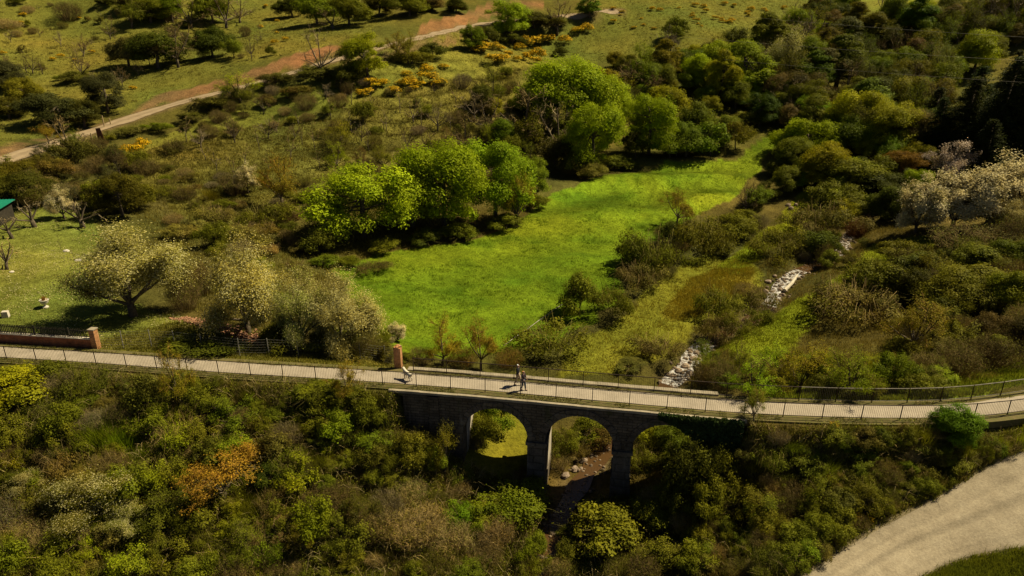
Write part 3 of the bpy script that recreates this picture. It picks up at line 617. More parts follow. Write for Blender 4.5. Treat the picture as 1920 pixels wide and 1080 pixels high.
for q, (px, py, r, lb) in enumerate([(124, 471, .42, 'flat pale stone on the lawn, farther from the path than its neighbour'), (146, 490, .40, 'flat grey stone on the lawn beside a small bare sapling'), (22, 511, .3, 'pale stone at the foot of the pollarded tree')]):
    p = hit(px, py); mb = MB(); rock_mesh(mb, (0, 0, 0), r, flat=.45); o = mb.obj('garden_stone', M_pale); o.location = p; tag(o, lb, 'stone', 'stones on the lawn')
# shed with green roof at the left edge
b = hit(-22, 416); t = thing('garden_shed', 'dark garden shed with a green sheet roof at the left edge', 'shed', b, .1)
M_dkwood = plain('dark_boards', (.035, .028, .018), .85, .4, 3); M_green = plain('green_sheet', (.012, .20, .12), .5, .15, 4)
mb = MB(); mb.box((0, 0, .9), (4.6, 3, 2.0)); mb.obj('wall', M_dkwood, t)
mb = MB(); mb.box((0, -.2, 2.05), (5.4, 3.9, .09), tilt=(.10, 'X')); [mb.box((x, -.2, 2.12), (.05, 3.9, .05), tilt=(.10, 'X')) for x in np.arange(-2.5, 2.6, .35)]; mb.obj('roof', M_green, t)
for x in (-2.5, 2.5): mb = MB(); mb.box((x, -1.9, .9), (.12, .12, 2.1)); mb.obj('post', M_dkwood, t)
# rubble of broken bricks: too many to count
M_rub = foliage_mat('broken_bricks', 0, .6, 1.4, (1, 1, 1), .9)
mb = MB(); rl = hits([(330, 598), (372, 606), (405, 617), (440, 632), (475, 640), (512, 650)])
for q in range(620):
    k = rng.random()*(len(rl)-1); i = int(k); p = rl[i]*(1-k+i)+rl[i+1]*(k-i); sp_ = .35+.9*math.sin(PI*min(max(k/5, .05), .95))
    p = p+np.array([rng.normal(0, .5), rng.normal(0, .45)*sp_, 0]); hgt = .45*math.exp(-((k-2.9)/1.4)**2)
    n0 = mb.n; d = np.array([.24, .12, .08])*rng.uniform(.6, 1.3); mb.box((p[0], p[1], terr(p[0], p[1])+rng.random()*hgt+.03), d, rng.random()*3, tilt=(rng.uniform(-.7, .7), 'XY'[q % 2]))
    mb.A[-1] = np.full(8, rng.random())
o = mb.obj('brick_rubble', M_rub, attr=True); o.color = (.30, .16, .095, 1); tag(o, 'heap of broken pinkish bricks lying beneath the second blossoming tree', 'rubble', kind='stuff')
# stream stones, each boulder its own thing
M_rock = plain('stream_rock', (.30, .22, .15), .9, .45, 2, b=.4)
for q, (px, py, r) in enumerate([(1285, 690, .5), (1300, 676, .45), (1272, 700, .5), (1306, 664, .38), (1318, 652, .4), (1262, 708, .4), (1322, 672, .38), (1294, 702, .42), (1330, 645, .3), (1440, 530, .4), (1452, 520, .35), (1462, 545, .34), (1436, 548, .38), (1468, 555, .3), (1452, 570, .34), (1580, 452, .45), (1566, 462, .4), (1592, 440, .4), (1572, 476, .35), (1598, 448, .3), (1483, 392, .55), (1478, 386, .4), (1492, 385, .35), (1095, 858, .36), (1078, 872, .3), (1060, 884, .34), (1108, 848, .28), (1120, 840, .3), (1136, 830, .25), (1090, 872, .22)]):
    p = hit(px, py)
    if py > 800: p = np.r_[at_z(px, py, -7.0), -7.0]; p[2] = terr(p[0], p[1])
    mb = MB(); rock_mesh(mb, (0, 0, .08), r*rng.uniform(.85, 1.2)); o = mb.obj('boulder', M_rock); o.location = p
    wh = 'in the stream just behind the far railing' if py > 640 and py < 800 else 'in the stream by the pale log' if 500 < py < 600 else 'in the upper stream below the white trees' if 430 < py < 500 else 'at the small pool beyond the bushes' if py < 430 else 'on the stream bank seen through the middle arch'
    o['_w'] = wh; o['_px'] = px; o['_py'] = py; tag(o, 'x', 'boulder', 'boulders along the stream')
mb = MB()
for q in range(1000):
    k = rng.integers(0, len(ST)); p = ST[k, :2]+st_n[k]*rng.normal(0, .75); rock_mesh(mb, (p[0], p[1], max(terr(p[0], p[1]), ST[k, 2]-.2)+.03), rng.uniform(.07, .30 if rif[k] > .4 else .17)); mb.A[-1] = np.full(len(mb.V[-1]), rng.random())
o = mb.obj('stream_pebbles', M_rub, attr=True); o.color = (.20, .15, .10, 1); tag(o, 'loose pale pebbles lining the bed of the stream', 'pebbles', kind='stuff')
# pale log by the stream
a, c = hit(1470, 549), hit(1494, 521); mb = MB(); mb.tube([a+[0, 0, .25], a*.6+c*.4+[.25, 0, .4], c+[0, 0, .35]], [.24, .2, .12], 8)
o = mb.obj('log', plain('bleached_wood', (.55, .48, .36), .9, .2, 5, b=.3)); tag(o, 'bleached pale log lying beside the stream bend', 'log')
# posts and rusty panel beside the dirt track
M_wpost = plain('wooden_post', (.34, .25, .12), .9, .3, 5)
for px, py, hpx, lb in ((196, 238, 17, 'tall wooden post beside the dirt track, nearest the dark evergreens'), (208, 234, 9, 'short wooden post beside the dirt track, right of a taller post'), (174, 266, 13, 'wooden post below the dirt track, left of the rusty panel'), (183, 268, 11, 'thin wooden post below the dirt track, touching the rusty panel')):
    p = hit(px, py); h = hpx*np.hypot(p[0], p[1])/FPX; mb = MB(); mb.tube([(0, 0, -.2), (-.06, 0, h)], .1, 6); mb.box((-.06, 0, h+.02), (.17, .17, .05))
    o = mb.obj('wooden_post', M_wpost); o.location = p; tag(o, lb, 'post', 'posts by the dirt track')
p = hit(191, 272); t = thing('rusty_panel', 'rusty brown metal panel standing on a post below the dirt track', 'panel', p); M_rust = plain('rust', (.16, .055, .022), .85, .4, 2)
mb = MB(); mb.box((0, 0, 1.75), (.95, .07, 1.9), .3, taper=.7, tilt=(-.1, 'Y')); mb.obj('sheet', M_rust, t)
mb = MB(); mb.tube([(0, .08, -.2), (.1, .08, 1.8)], .07, 6); mb.obj('post', M_rust, t)
# overhead cables across the right of the valley
M_cable = plain('cable', (.22, .20, .16), .6, .1, 2, .5)
for q, (px0, py0, px1, py1, w) in enumerate([(1500, 38, 2000, 74, 'uppermost'), (1440, 80, 2000, 118, 'middle'), (1500, 122, 2000, 159, 'lowest')]):
    def at_d(px, py, D): a, b_, c = ray(px, py); k = D/b_; return np.array([a*k, D, CH+c*k])
    A, B = at_d(px0, py0, 118), at_d(px1, py1, 100); A = A+(A-B)*.35; mb = MB(); tt_ = np.linspace(0, 1, 24)[:, None]
    P = A*(1-tt_)+B*tt_; P[:, 2] -= (4*tt_*(1-tt_)*.25)[:, 0]; mb.tube(P, .013, 4)
    o = mb.obj('overhead_cable', M_cable); tag(o, f'{w} of the three thin overhead cables crossing the dark wood', 'cable', 'overhead cables at the right')
# white hose-like line on the meadow
P = [hit(*q)+[0, 0, .12] for q in [(1058, 570), (1035, 586), (1010, 603), (985, 622), (965, 636), (945, 650)]]
mb = MB(); mb.tube(P, .025, 5); tag(mb.obj('fence_rail', M_pale), 'pale thin rail running along the meadow edge from the dark bushes', 'rail')
# ------------------------------------------------------------------ people and dog
M_skin = plain('skin', (.50, .30, .20), .6, .08, 8); M_black = plain('black_jacket', (.014, .014, .017), .85, .3, 8); M_beige = plain('beige_cloth', (.34, .26, .17), .9, .15, 8)
M_navy = plain('dark_plum_jacket', (.03, .018, .022), .85, .3, 8); M_jean = plain('blue_jeans', (.045, .065, .10), .9, .25, 8); M_cap = plain('pale_blue_cap', (.62, .66, .66), .8, .1, 8)
M_red = plain('ginger_hair', (.62, .24, .035), .6, .3, 20); M_shoe = plain('dark_shoes', (.03, .025, .02), .7, .2, 8); M_fur = plain('white_fur', (.62, .55, .42), .95, .15, 14)
def skin(name, V, E, Rd, m, parent, sub=1, root=0):
    me = bpy.data.meshes.new(name); me.from_pydata([tuple(v) for v in V], E, []); me.materials.append(m)
    o = bpy.data.objects.new(name, me); COL.objects.link(o); o.parent = parent
    sk = o.modifiers.new('skin', 'SKIN'); sk.use_smooth_shade = True
    if not me.skin_vertices: me.skin_vertices.new()
    for k, sv_ in enumerate(me.skin_vertices[0].data):
        r = Rd[k]; sv_.radius = (r, r) if np.isscalar(r) else r; sv_.use_root = (k == root)
    if sub: s = o.modifiers.new('sub', 'SUBSURF'); s.levels = sub; s.render_levels = sub
    return o
def person(label, loc, rz, h, jm, tm, hairm, cap, stride, arms):
    k = h/1.75; t = thing('person', label, 'person', loc, rz); t.scale = (k, k, k)
    # faces +y; joints: pelvis, spine, chest, neck, head, arms, legs
    hipL, hipR = (-.095, 0, .92), (.095, 0, .92); kL, kR = (-.10, stride*.5+.03, .50), (.10, -stride*.35+.05, .50); aL, aR = (-.10, stride, .09), (.10, -stride*.9, .10)
    V = [(0, 0, .96), (0, .005, 1.13), (0, .01, 1.32), (0, .0, 1.45), (0, .015, 1.54), (0, .035, 1.63), (0, .02, 1.71),
         (-.18, 0, 1.41), arms[0][0], arms[0][1], (.18, 0, 1.41), arms[1][0], arms[1][1], hipL, kL, aL, (aL[0], aL[1]+.15, .035), hipR, kR, aR, (aR[0], aR[1]+.15, .035)]
    E = [(0, 1), (1, 2), (2, 3), (3, 4), (4, 5), (5, 6), (2, 7), (7, 8), (8, 9), (2, 10), (10, 11), (11, 12), (0, 13), (13, 14), (14, 15), (15, 16), (0, 17), (17, 18), (18, 19), (19, 20)]
    Rd = [(.125, .09), (.12, .085), (.14, .10), .055, .055, (.078, .095), (.06, .075), .06, .042, .03, .06, .042, .03, .08, .055, .04, .035, .08, .055, .04, .035]
    for w_, sg in ((9, -1), (12, 1)):                       # palm, four fingers and a thumb
        w0 = np.array(V[w_]); d = unit(w0-np.array(V[w_-1])); sd = unit(np.cross(d, [1.0, 0, 0])+1e-6); pm = len(V)
        V.append(tuple(w0+d*.08)); E.append((w_, pm)); Rd.append((.036, .018))
        for f, (o_, l_) in enumerate(((-.03, .07), (-.01, .085), (.01, .08), (.03, .06))):
            b0 = w0+d*.09+sd*o_; i0 = len(V); V += [tuple(b0+d*l_*.5), tuple(b0+d*l_*.95+np.array([-sg*.02, 0, 0]))]; E += [(pm, i0), (i0, i0+1)]; Rd += [.009, .008]
        i0 = len(V); V += [tuple(w0+d*.05-sd*.05), tuple(w0+d*.09-sd*.065)]; E += [(pm, i0), (i0, i0+1)]; Rd += [.011, .009]
    skin('body', V, E, Rd, M_skin, t)
    jk = [(0, 0, .93), (0, .005, 1.13), (0, .01, 1.32), (0, 0, 1.46), (-.18, 0, 1.41), arms[0][0], tuple(np.array(arms[0][0])*.15+np.array(arms[0][1])*.85), (.18, 0, 1.41), arms[1][0], tuple(np.array(arms[1][0])*.15+np.array(arms[1][1])*.85)]
    skin('jacket', jk, [(0, 1), (1, 2), (2, 3), (2, 4), (4, 5), (5, 6), (2, 7), (7, 8), (8, 9)], [(.165, .13), (.165, .125), (.18, .135), .075, .085, .066, .052, .085, .066, .052], jm, t)
    tr = [(0, 0, .97), hipL, kL, tuple(np.array(aL)+[0, 0, .02]), hipR, kR, tuple(np.array(aR)+[0, 0, .02])]
    skin('trousers', tr, [(0, 1), (1, 2), (2, 3), (0, 4), (4, 5), (5, 6)], [(.15, .115), .10, .075, .06, .10, .075, .06], tm, t)
    for a in (aL, aR): skin('shoe', [(a[0], a[1]-.05, .05), (a[0], a[1]+.07, .045), (a[0], a[1]+.18, .035)], [(0, 1), (1, 2)], [.05, .045, .035], M_shoe, t)
    hv = [(0, -.02, 1.66), (0, .01, 1.71)] if cap else [(0, -.06, 1.50), (0, -.05, 1.62), (0, .0, 1.69)]
    hr = [(.095, .10), (.08, .09)] if cap else [(.10, .05), (.10, .085), (.085, .08)]
    skin('cap' if cap else 'hair', hv, [(0, 1)] if cap else [(0, 1), (1, 2)], hr, hairm, t)
    mb = MB(); f = .128
    for x in (-.033, .033): mb.box((x, f, 1.64), (.025, .012, .012), mat=0)
    mb.obj('eyes', M_black, t); mb = MB(); mb.box((0, f+.008, 1.61), (.022, .03, .04), taper=.5); mb.box((0, f-.004, 1.572), (.045, .012, .010)); mb.obj('nose_and_mouth', plain('lips', (.42, .2, .15), .6, .1), t)
    return t
p1 = np.r_[at_z(971, 722, 0), 0.004]; p2 = np.r_[at_z(981, 731.5, 0), 0.004]
person('person in pale cap, black jacket and beige trousers walking along the bridge', p1, -1.9, 1.66, M_black, M_beige, M_cap, True, .28, (((-.26, -.08, 1.16), (-.27, .04, .93)), ((.26, .06, 1.15), (.25, .18, .95))))
person('person with ginger hair, dark jacket and blue jeans walking in front on the bridge', p2, -2.2, 1.54, M_navy, M_jean, M_red, False, .16, (((-.25, .02, 1.16), (-.16, .20, 1.05)), ((.26, .03, 1.16), (.20, .2, 1.04))))
dg = np.r_[at_z(765, 712, 0), 0.004]; t = thing('dog', 'white dog standing on the path near the orange brick pillar', 'dog', dg, 2.35); t.scale = (1.02,)*3
# faces +x
V = [(-.28, 0, .52), (0, 0, .50), (.26, 0, .52), (.40, 0, .64), (.50, 0, .74), (.60, 0, .72), (.68, 0, .69), (-.44, 0, .55), (-.58, 0, .66), (-.64, 0, .80)]
E = [(0, 1), (1, 2), (2, 3), (3, 4), (4, 5), (5, 6), (0, 7), (7, 8), (8, 9)]; Rd = [(.12, .13), (.125, .14), (.13, .17), .095, .09, .055, .04, .05, .03, .02]
for sy in (-1, 1):
    b0 = len(V); V += [(.26, .09*sy, .36), (.27, .09*sy, .2), (.28, .09*sy, .05), (.33, .09*sy, .025), (-.30, .09*sy, .40), (-.22, .10*sy, .30), (-.36, .1*sy, .19), (-.33, .1*sy, .05), (-.28, .1*sy, .025), (.47, .07*sy, .83)]
    E += [(2, b0), (b0, b0+1), (b0+1, b0+2), (b0+2, b0+3), (0, b0+4), (b0+4, b0+5), (b0+5, b0+6), (b0+6, b0+7), (b0+7, b0+8), (4, b0+9)]; Rd += [.06, .04, .035, .035, .085, .065, .038, .032, .035, .028]
skin('body', V, E, Rd, M_fur, t, root=1)
mb = MB(); mb.box((.725, 0, .70), (.025, .04, .03)); [mb.box((.555, y, .775), (.02, .02, .02)) for y in (-.055, .055)]; mb.obj('nose_and_eyes', M_black, t)
# ------------------------------------------------------------------ vegetation prototypes (real metres, base at the origin)
def rdirs(n, g, zmin=-.35):
    d = unit(g.normal(size=(n*4, 3))); return d[d[:, 2] > zmin][:n]
def lobes_of(g, h, r, z0, nl, lr):
    zc = (h+z0)/2; a = max(r-lr*.7, .2*r); c = max((h-z0)/2-lr*.6, .1*h)
    d = rdirs(nl, g, -.75); q = g.uniform(.35, 1.0, nl)**.6
    sk = 1+.22*np.sin(np.arctan2(d[:, 1], d[:, 0])*2+g.random()*6)+.15*np.sin(np.arctan2(d[:, 1], d[:, 0])*3+g.random()*6)
    ctr = np.c_[d[:, 0]*a*q*sk, d[:, 1]*a*q*sk, zc+d[:, 2]*c*q]
    rad = lr*g.uniform(.4, 1.4, nl); ctr[:, 2] = np.maximum(ctr[:, 2], rad*.35+z0*.6)
    return ctr, rad
def lobed(mb, g, h, r, z0, nl, lr, n, leaf, mat=0, flat=.8, shell=.5, flower=None, ff=0):
    ctr, rad = lobes_of(g, h, r, z0, nl, lr); w = rad**2; w /= w.sum()
    k = g.choice(nl, n, p=w); d = rdirs(n, g, -.55)
    wob = .58+.75*vnoise(d[:, 0]*2+k*7.3, d[:, 1]*2+d[:, 2]*2, .5, 5)
    q = (shell+(1-shell)*g.random(n)**.6)*wob
    P = ctr[k]+d*(rad[k]*q)[:, None]*[1, 1, flat]; P[:, 2] = np.maximum(P[:, 2], .03)
    N = d*.9+[0, 0, .4]+g.normal(0, .38, (n, 3)); sz = leaf*g.uniform(.6, 1.35, n); sz = sz*g.uniform(.65, 1.35, nl)[k]; a = np.clip(g.random(n)*.6+g.random(nl)[k]*.4, 0, 1)
    if flower is None: leaves(mb, P, N, sz, .6, mat, a, g)
    else:
        top = (d[:, 2] > -.2) & (q > .62) & (g.random(n) < ff)
        leaves(mb, P[~top], N[~top], sz[~top], .55, mat, a[~top], g); leaves(mb, P[top], N[top], sz[top]*1.0, .8, flower, a[top], g)
    return ctr, rad
def trunk(mb, g, ctr, h, r0, zf, k=7, mat=0, nb=14):
    top = np.array([g.normal(0, .25), g.normal(0, .25), zf]); P = [np.array([0, 0, -.4]), np.array([g.normal(0, .08), g.normal(0, .08), zf*.35]), top*[.6, .6, .7], top]
    mb.tube(P, [r0*1.35, r0, r0*.8, r0*.55], k, mat)
    for c in ctr[np.argsort(-ctr[:, 2])][np.linspace(0, len(ctr)-1, min(nb, len(ctr))).astype(int)]:
        t = g.uniform(.35, 1); b = P[1]*(1-t)+P[3]*t; m = (b+c)/2+np.array([0, 0, .15*np.linalg.norm(c-b)])*g.uniform(-.3, 1)
        mb.tube([b, m, c], [r0*.42, r0*.28, r0*.08], 4, mat, cap=False)
def branch_tree(g, h, r, r0, zf, nmain=6, n2=5, n3=6, n4=4, up=.6, tw=.035, lean=0):
    """bare tree: tubes for limbs, ribbons for twigs; returns mesh builder and the twig tips"""
    mb = MB(); tips = []
    P = [np.array([0, 0, -.3]), np.array([lean*.3, 0, zf*.5]), np.array([lean, g.normal(0, .1), zf])]; mb.tube(P, [r0*1.3, r0, r0*.8], 6)
    segs = []; b0 = P[-1]
    for i in range(nmain):
        an = i*2*PI/nmain+g.normal(0, .35); el = g.uniform(.35, 1.25) if i else 1.4
        L = 1/np.hypot(math.cos(el)/r, math.sin(el)/(h-zf))*g.uniform(.62, .8)
        d = np.array([math.cos(an)*math.cos(el), math.sin(an)*math.cos(el), math.sin(el)]); e = b0+d*L; m = (b0+e)/2+np.array([d[0], d[1], 0])*L*.1*g.uniform(0, 1.4)
        st = b0*g.uniform(.75, 1.0); mb.tube([st, m, e], [r0*.55, r0*.4, r0*.22], 4, cap=False); segs.append((st, m, e, L))
    R0, R1, R2, A = [], [], [], []
    for st, m, e, L in segs:
        for j in range(n2):
            t = g.uniform(.35, 1); b = (m*(1-(2*t-1))+e*(2*t-1)) if t > .5 else st*(1-2*t)+m*2*t
            d = unit(unit(e-st)+g.normal(0, .6, 3)+[0, 0, up*.4]); l2 = L*g.uniform(.3, .5); e2 = b+d*l2; m2 = (b+e2)/2+g.normal(0, .06, 3)*l2
            R0.append(b); R1.append(m2); R2.append(e2); A.append(tw*2.0)
            for k in range(n3):
                t = g.uniform(.2, 1); b3 = b+(e2-b)*t; d3 = unit(d+g.normal(0, .7, 3)+[0, 0, up*.3]); l3 = l2*g.uniform(.3, .6); e3 = b3+d3*l3
                R0.append(b3); R1.append((b3+e3)/2+g.normal(0, .05, 3)*l3); R2.append(e3); A.append(tw*1.2)
                for q in range(n4):
                    t = g.uniform(.2, 1); b4 = b3+(e3-b3)*t; e4 = b4+unit(d3+g.normal(0, .8, 3)+[0, 0, up*.3])*l3*g.uniform(.3, .7)
                    R0.append(b4); R1.append((b4+e4)/2); R2.append(e4); A.append(tw*.8); tips.append(e4); tips.append((b4+e4)/2)
    tw_ = MB(); ribbons(tw_, np.array(R0), np.array(R1), np.array(R2), np.array(A), 0, None, g)
    return mb, tw_, np.array(tips)
PROTO = {}
LQ = 1.75   # leaf count factor, leaves shrink with it
def reg(kind, crown, wood, h, r, cm, wm): PROTO.setdefault(kind, []).append(dict(c=crown.mesh(kind+'_crown', cm, attr=True) if crown else None, w=wood.mesh(kind+'_trunk', wm, True, attr=True) if wood else None))
def woods(nm, t, tw): return dict(w=t.mesh(nm+'_trunk', [M_bark], True), t=tw.mesh(nm+'_twigs', [M_twig], attr=True))
def mk(seed): return np.random.default_rng(seed)
for v in range(4):                                            # broad-leaved trees in full leaf
    g = mk(100+v); c, w = MB(), MB(); h, r = 10, 4.6
    ct, rd = lobed(c, g, h, r, .1, 62, 1.35, int(21000*LQ), .205, shell=.4); trunk(w, g, ct, h, .26, 6.5); reg('tree', c, w, h, r, [M_leaf], [M_bark])
for v in range(4):                                            # round trees in leaf down to the ground
    g = mk(130+v); c, w = MB(), MB(); h, r = 6, 4.0
    ct, rd = lobed(c, g, h, r, 0, 44, 1.2, int(17000*LQ), .19, shell=.35); trunk(w, g, ct, h, .2, 3.4); reg('roundtree', c, w, h, r, [M_leaf], [M_bark])
for v in range(2):                                            # taller upright trees
    g = mk(120+v); c, w = MB(), MB(); h, r = 11, 3.0
    ct, rd = lobed(c, g, h, r, .1, 52, 1.1, int(17000*LQ), .20, shell=.4); trunk(w, g, ct, h, .22, 7.5); reg('tall', c, w, h, r, [M_leaf], [M_bark])
for v in range(4):                                            # leafy bushes
    g = mk(140+v); c, w = MB(), MB(); h, r = 2.4, 1.7
    ct, rd = lobed(c, g, h, r, .1, 38, .5, 8200, .11, shell=.3); trunk(w, g, ct, h, .06, 1.2, 5, nb=10)
    n = 80; d = rdirs(n, g, .0); b = d*[r*.5, r*.5, h*.45]+[0, 0, h*.25]; e = d*[r, r, h*.62]*g.uniform(.9, 1.28, n)[:, None]+[0, 0, h*.32]
    ribbons(w, b, (b+e)/2+g.normal(0, .06, (n, 3)), e, .022, 1, None, g); leaves(c, e+g.normal(0, .06, (n, 3)), d+g.normal(0, .5, (n, 3)), .11, .5, 0, None, g)
    reg('bush', c, w, h, r, [M_shrub], [M_bark, M_twig])
for v in range(4):                                            # wispy upright shrubs with open branching
    g = mk(150+v); h, r = 2.6, 1.5; t, tw, tips = branch_tree(g, h, r, .05, .25, 9, 5, 5, 3, up=.9, tw=.016); n = len(tips); k = g.choice(n, 5200); c = MB()
    P = tips[k]+g.normal(0, .10, (5200, 3)); P[:, 2] = np.maximum(P[:, 2], .05); leaves(c, P, unit(P-[0, 0, h*.35])*.9+g.normal(0, .45, P.shape)+[0, 0, .4], .095*g.uniform(.6, 1.4, 5200), .55, 0, None, g)
    PROTO.setdefault('shrub', []).append(dict(w=t.mesh('shrub_stems', [M_bark], True), t=tw.mesh('shrub_twigs', [M_twig], attr=True), c=c.mesh('shrub_foliage', [M_shrub], attr=True)))
for v in range(3):                                            # low bramble mounds: arching canes and small leaves
    g = mk(160+v); c, w = MB(), MB(); h, r = 1.7, 1.9
    ct, rd = lobed(c, g, h*.95, r*.95, .0, 30, .5, 4200, .095, shell=.35)
    n = 190; an = g.random(n)*2*PI; q = np.sqrt(g.random(n)); b = np.c_[np.cos(an)*r*.55*q, np.sin(an)*r*.55*q, g.uniform(.1, .6, n)*h]
    a2 = an+g.normal(0, .6, n); L = g.uniform(.4, .9, n)*r*.65; m = b+np.c_[np.cos(a2)*L*.55, np.sin(a2)*L*.55, h*g.uniform(.25, .55, n)]; e = m+np.c_[np.cos(a2)*L*.6, np.sin(a2)*L*.6, -h*g.uniform(.0, .45, n)]
    m[:, 2] = np.minimum(m[:, 2], h*1.08); e[:, 2] = np.maximum(e[:, 2], .05)
    ribbons(w, b, m, e, .017, 0, None, g); reg('bramble', c, w, h, r, [M_shrub], [M_twig])
for v in range(3):                                            # leafless twiggy scrub
    g = mk(180+v); w, c = MB(), MB(); h, r = 2.6, 1.7; n = 330
    an = g.random(n)*2*PI; q = np.sqrt(g.random(n)); b = np.c_[np.cos(an)*r*.4*q, np.sin(an)*r*.4*q, np.zeros(n)]
    e = np.c_[np.cos(an)*r*q, np.sin(an)*r*q, h*(.45+.55*np.sqrt(np.maximum(1-q*q, 0)))*g.uniform(.7, 1.05, n)]; m = (b+e)/2+np.c_[np.cos(an), np.sin(an), np.zeros(n)]*(.16*r*q)[:, None]
    ribbons(w, b, m, e, .022, 0, None, g); B0, B1, B2 = [], [], []
    for k in range(7):
        t = g.uniform(.35, 1, n)[:, None]; s0 = m*(1-t)+e*t; d = unit(unit(e-m)+g.normal(0, .65, (n, 3))); B0.append(s0); B2.append(s0+d*g.uniform(.25, .65, n)[:, None]); B1.append((B0[-1]+B2[-1])/2+g.normal(0, .04, (n, 3)))
    ribbons(w, *[np.concatenate(x) for x in (B0, B1, B2)], .014, 0, None, g)
    k = g.choice(n*7, 2000); P = np.concatenate(B2)[k]+g.normal(0, .1, (2000, 3)); leaves(c, P, g.normal(size=(2000, 3))+[0, 0, .5], .085, .55, 0, None, g)
    reg('scrub', c, w, h, r, [M_shrub], [M_twig])
for v in range(4):                                            # bare trees, sparse trees coming into leaf, flowering trees
    g = mk(200+v); h, r = 7, 3; t, tw, tips = branch_tree(g, h, r, .15, 1.5, 7, 6, 6, 4)
    wd_ = woods('bare', t, tw); PROTO.setdefault('bare', []).append(dict(wd_))
    n = len(tips); k = g.choice(n, 6500); c = MB(); P = tips[k]+g.normal(0, .16, (6500, 3)); leaves(c, P, unit(P-[0, 0, h*.4])+g.normal(0, .5, (6500, 3))+[0, 0, .4], .115*g.uniform(.6, 1.4, 6500), .55, 0, None, g)
    PROTO.setdefault('sparse', []).append(dict(wd_, c=c.mesh('sparse_crown', [M_leaf], attr=True)))
for v in range(3):
    g = mk(220+v); h, r = 7, 3.3; t, tw, tips = branch_tree(g, h, r, .19, 1.5, 8, 7, 6, 4)
    wd_ = woods('blossom', t, tw)
    for kind, ff, nn, fm in (('blossom', .98, 26000, M_white), ('cherry', .42, 50000, M_cream), ('pinkblossom', .95, 11000, M_pink)):
        k = g.choice(len(tips), nn); c = MB(); P = tips[k]+g.normal(0, .3 if kind == 'cherry' else .2, (nn, 3)); N = unit(P-[0, 0, h*.4])*1.1+g.normal(0, .45, (nn, 3))+[0, 0, .4]; f = g.random(nn) < ff*(.5+.9*vnoise(P[:, 0]*1.0, P[:, 1]+P[:, 2], 1.1, 3))
        leaves(c, P[~f], N[~f], (.16 if kind != 'cherry' else .105)*g.uniform(.6, 1.3, (~f).sum()), .55, 0, None, g); leaves(c, P[f], N[f], (.14 if kind != 'cherry' else .085)*g.uniform(.6, 1.3, f.sum()), .85, 1, None, g)
        PROTO.setdefault(kind, []).append(dict(wd_, c=c.mesh(kind+'_crown', [M_leaf, fm], attr=True)))
for v in range(3):                                            # thin orchard saplings
    g = mk(240+v); h, r = 5, 1.3; t, tw, tips = branch_tree(g, h, r, .07, 1.7, 4, 4, 4, 2, tw=.035)
    PROTO.setdefault('sapling', []).append(woods('sapling', t, tw))
for v in range(2):                                            # broom bushes in flower
    for kind, fm in (('broom', M_orange), ('ybroom', M_yelfl)):
        g = mk(260+v); c = MB(); lobed(c, g, 1.2, .9, 0, 16, .34, 1300, .11, flower=1, ff=.75); PROTO.setdefault(kind, []).append(dict(c=None, w=None, one=c.mesh(kind, [M_leaf, fm], attr=True), h=1.2, r=.9))
for v in range(2):                                            # conifers
    g = mk(280+v); c, w = MB(), MB(); h, r = 16, 3.2; w.tube([(0, 0, -.3), (0, 0, h*.96)], [.28, .04], 6)
    for z in np.arange(1.2, h-.3, .42):
        rr = r*(1-z/h)**.8+.2; nb = int(7+rr*3)
        for b in range(nb):
            an = g.random()*2*PI; L = rr*g.uniform(.6, 1.1); n = int(14+L*20); t = g.random(n)**.7
            P = np.c_[np.cos(an)*L*t, np.sin(an)*L*t, z-.35*L*t*t+g.normal(0, .08, n)]+g.normal(0, .14, (n, 3)); leaves(c, P, g.normal(size=(n, 3))+[0, 0, .9], .26, .4, 0, None, g)
    reg('conifer', c, w, h, r, [M_leaf], [M_bark])
for v in range(2):                                            # tall dry grass clumps
    g = mk(300+v); c = MB(); n = 900; P = np.c_[g.normal(0, .42, n), g.normal(0, .42, n), np.zeros(n)]; blades(c, P, g.uniform(.5, 1.5, n), .035, .75, 0, g)
    PROTO.setdefault('grassclump', []).append(dict(c=None, w=None, one=c.mesh('grass_clump', [M_leaf], attr=True), h=1.4, r=1.1))
for v in range(2):                                            # pollarded orchard trees of the garden
    g = mk(320+v); h, r = 4, 2.4; t, tw, tips = branch_tree(g, h, r, .2, 1.3, 6, 3, 4, 2, up=.2, tw=.05)
    PROTO.setdefault('pruned', []).append(woods('pruned', t, tw))
def extents(d):
    Q = []
    for k in ('c', 'one') if d.get('c') or d.get('one') else ('t',):
        me = d.get(k)
        if me: a = np.zeros(len(me.vertices)*3, np.float32); me.vertices.foreach_get('co', a); Q.append(a.reshape(-1, 3))
    Q = np.concatenate(Q); rr = np.hypot(Q[:, 0], Q[:, 1]); d['r'] = float(np.percentile(rr, 95)); d['h'] = float(np.percentile(Q[:, 2], 99.3))
for _l in PROTO.values():
    for _d in _l: extents(_d)
NOUN = dict(tree='tree', roundtree='tree', tall='tree', bush='bush', shrub='shrub', bramble='bramble', scrub='scrub', bare='tree', sparse='tree', blossom='tree', cherry='tree', pinkblossom='tree', sapling='sapling', broom='bush', ybroom='bush', conifer='conifer', grassclump='grass clump', pruned='tree')
ONAME = dict(tree='broadleaf_tree', roundtree='broadleaf_tree', tall='upright_tree', shrub='shrub', bush='bush', bramble='bramble_bush', scrub='twiggy_scrub', bare='bare_tree', sparse='budding_tree', blossom='blossoming_tree', cherry='blossoming_tree', pinkblossom='blossoming_tree', sapling='sapling', broom='broom_bush', ybroom='broom_bush', conifer='conifer', grassclump='grass_clump', pruned='pruned_tree')
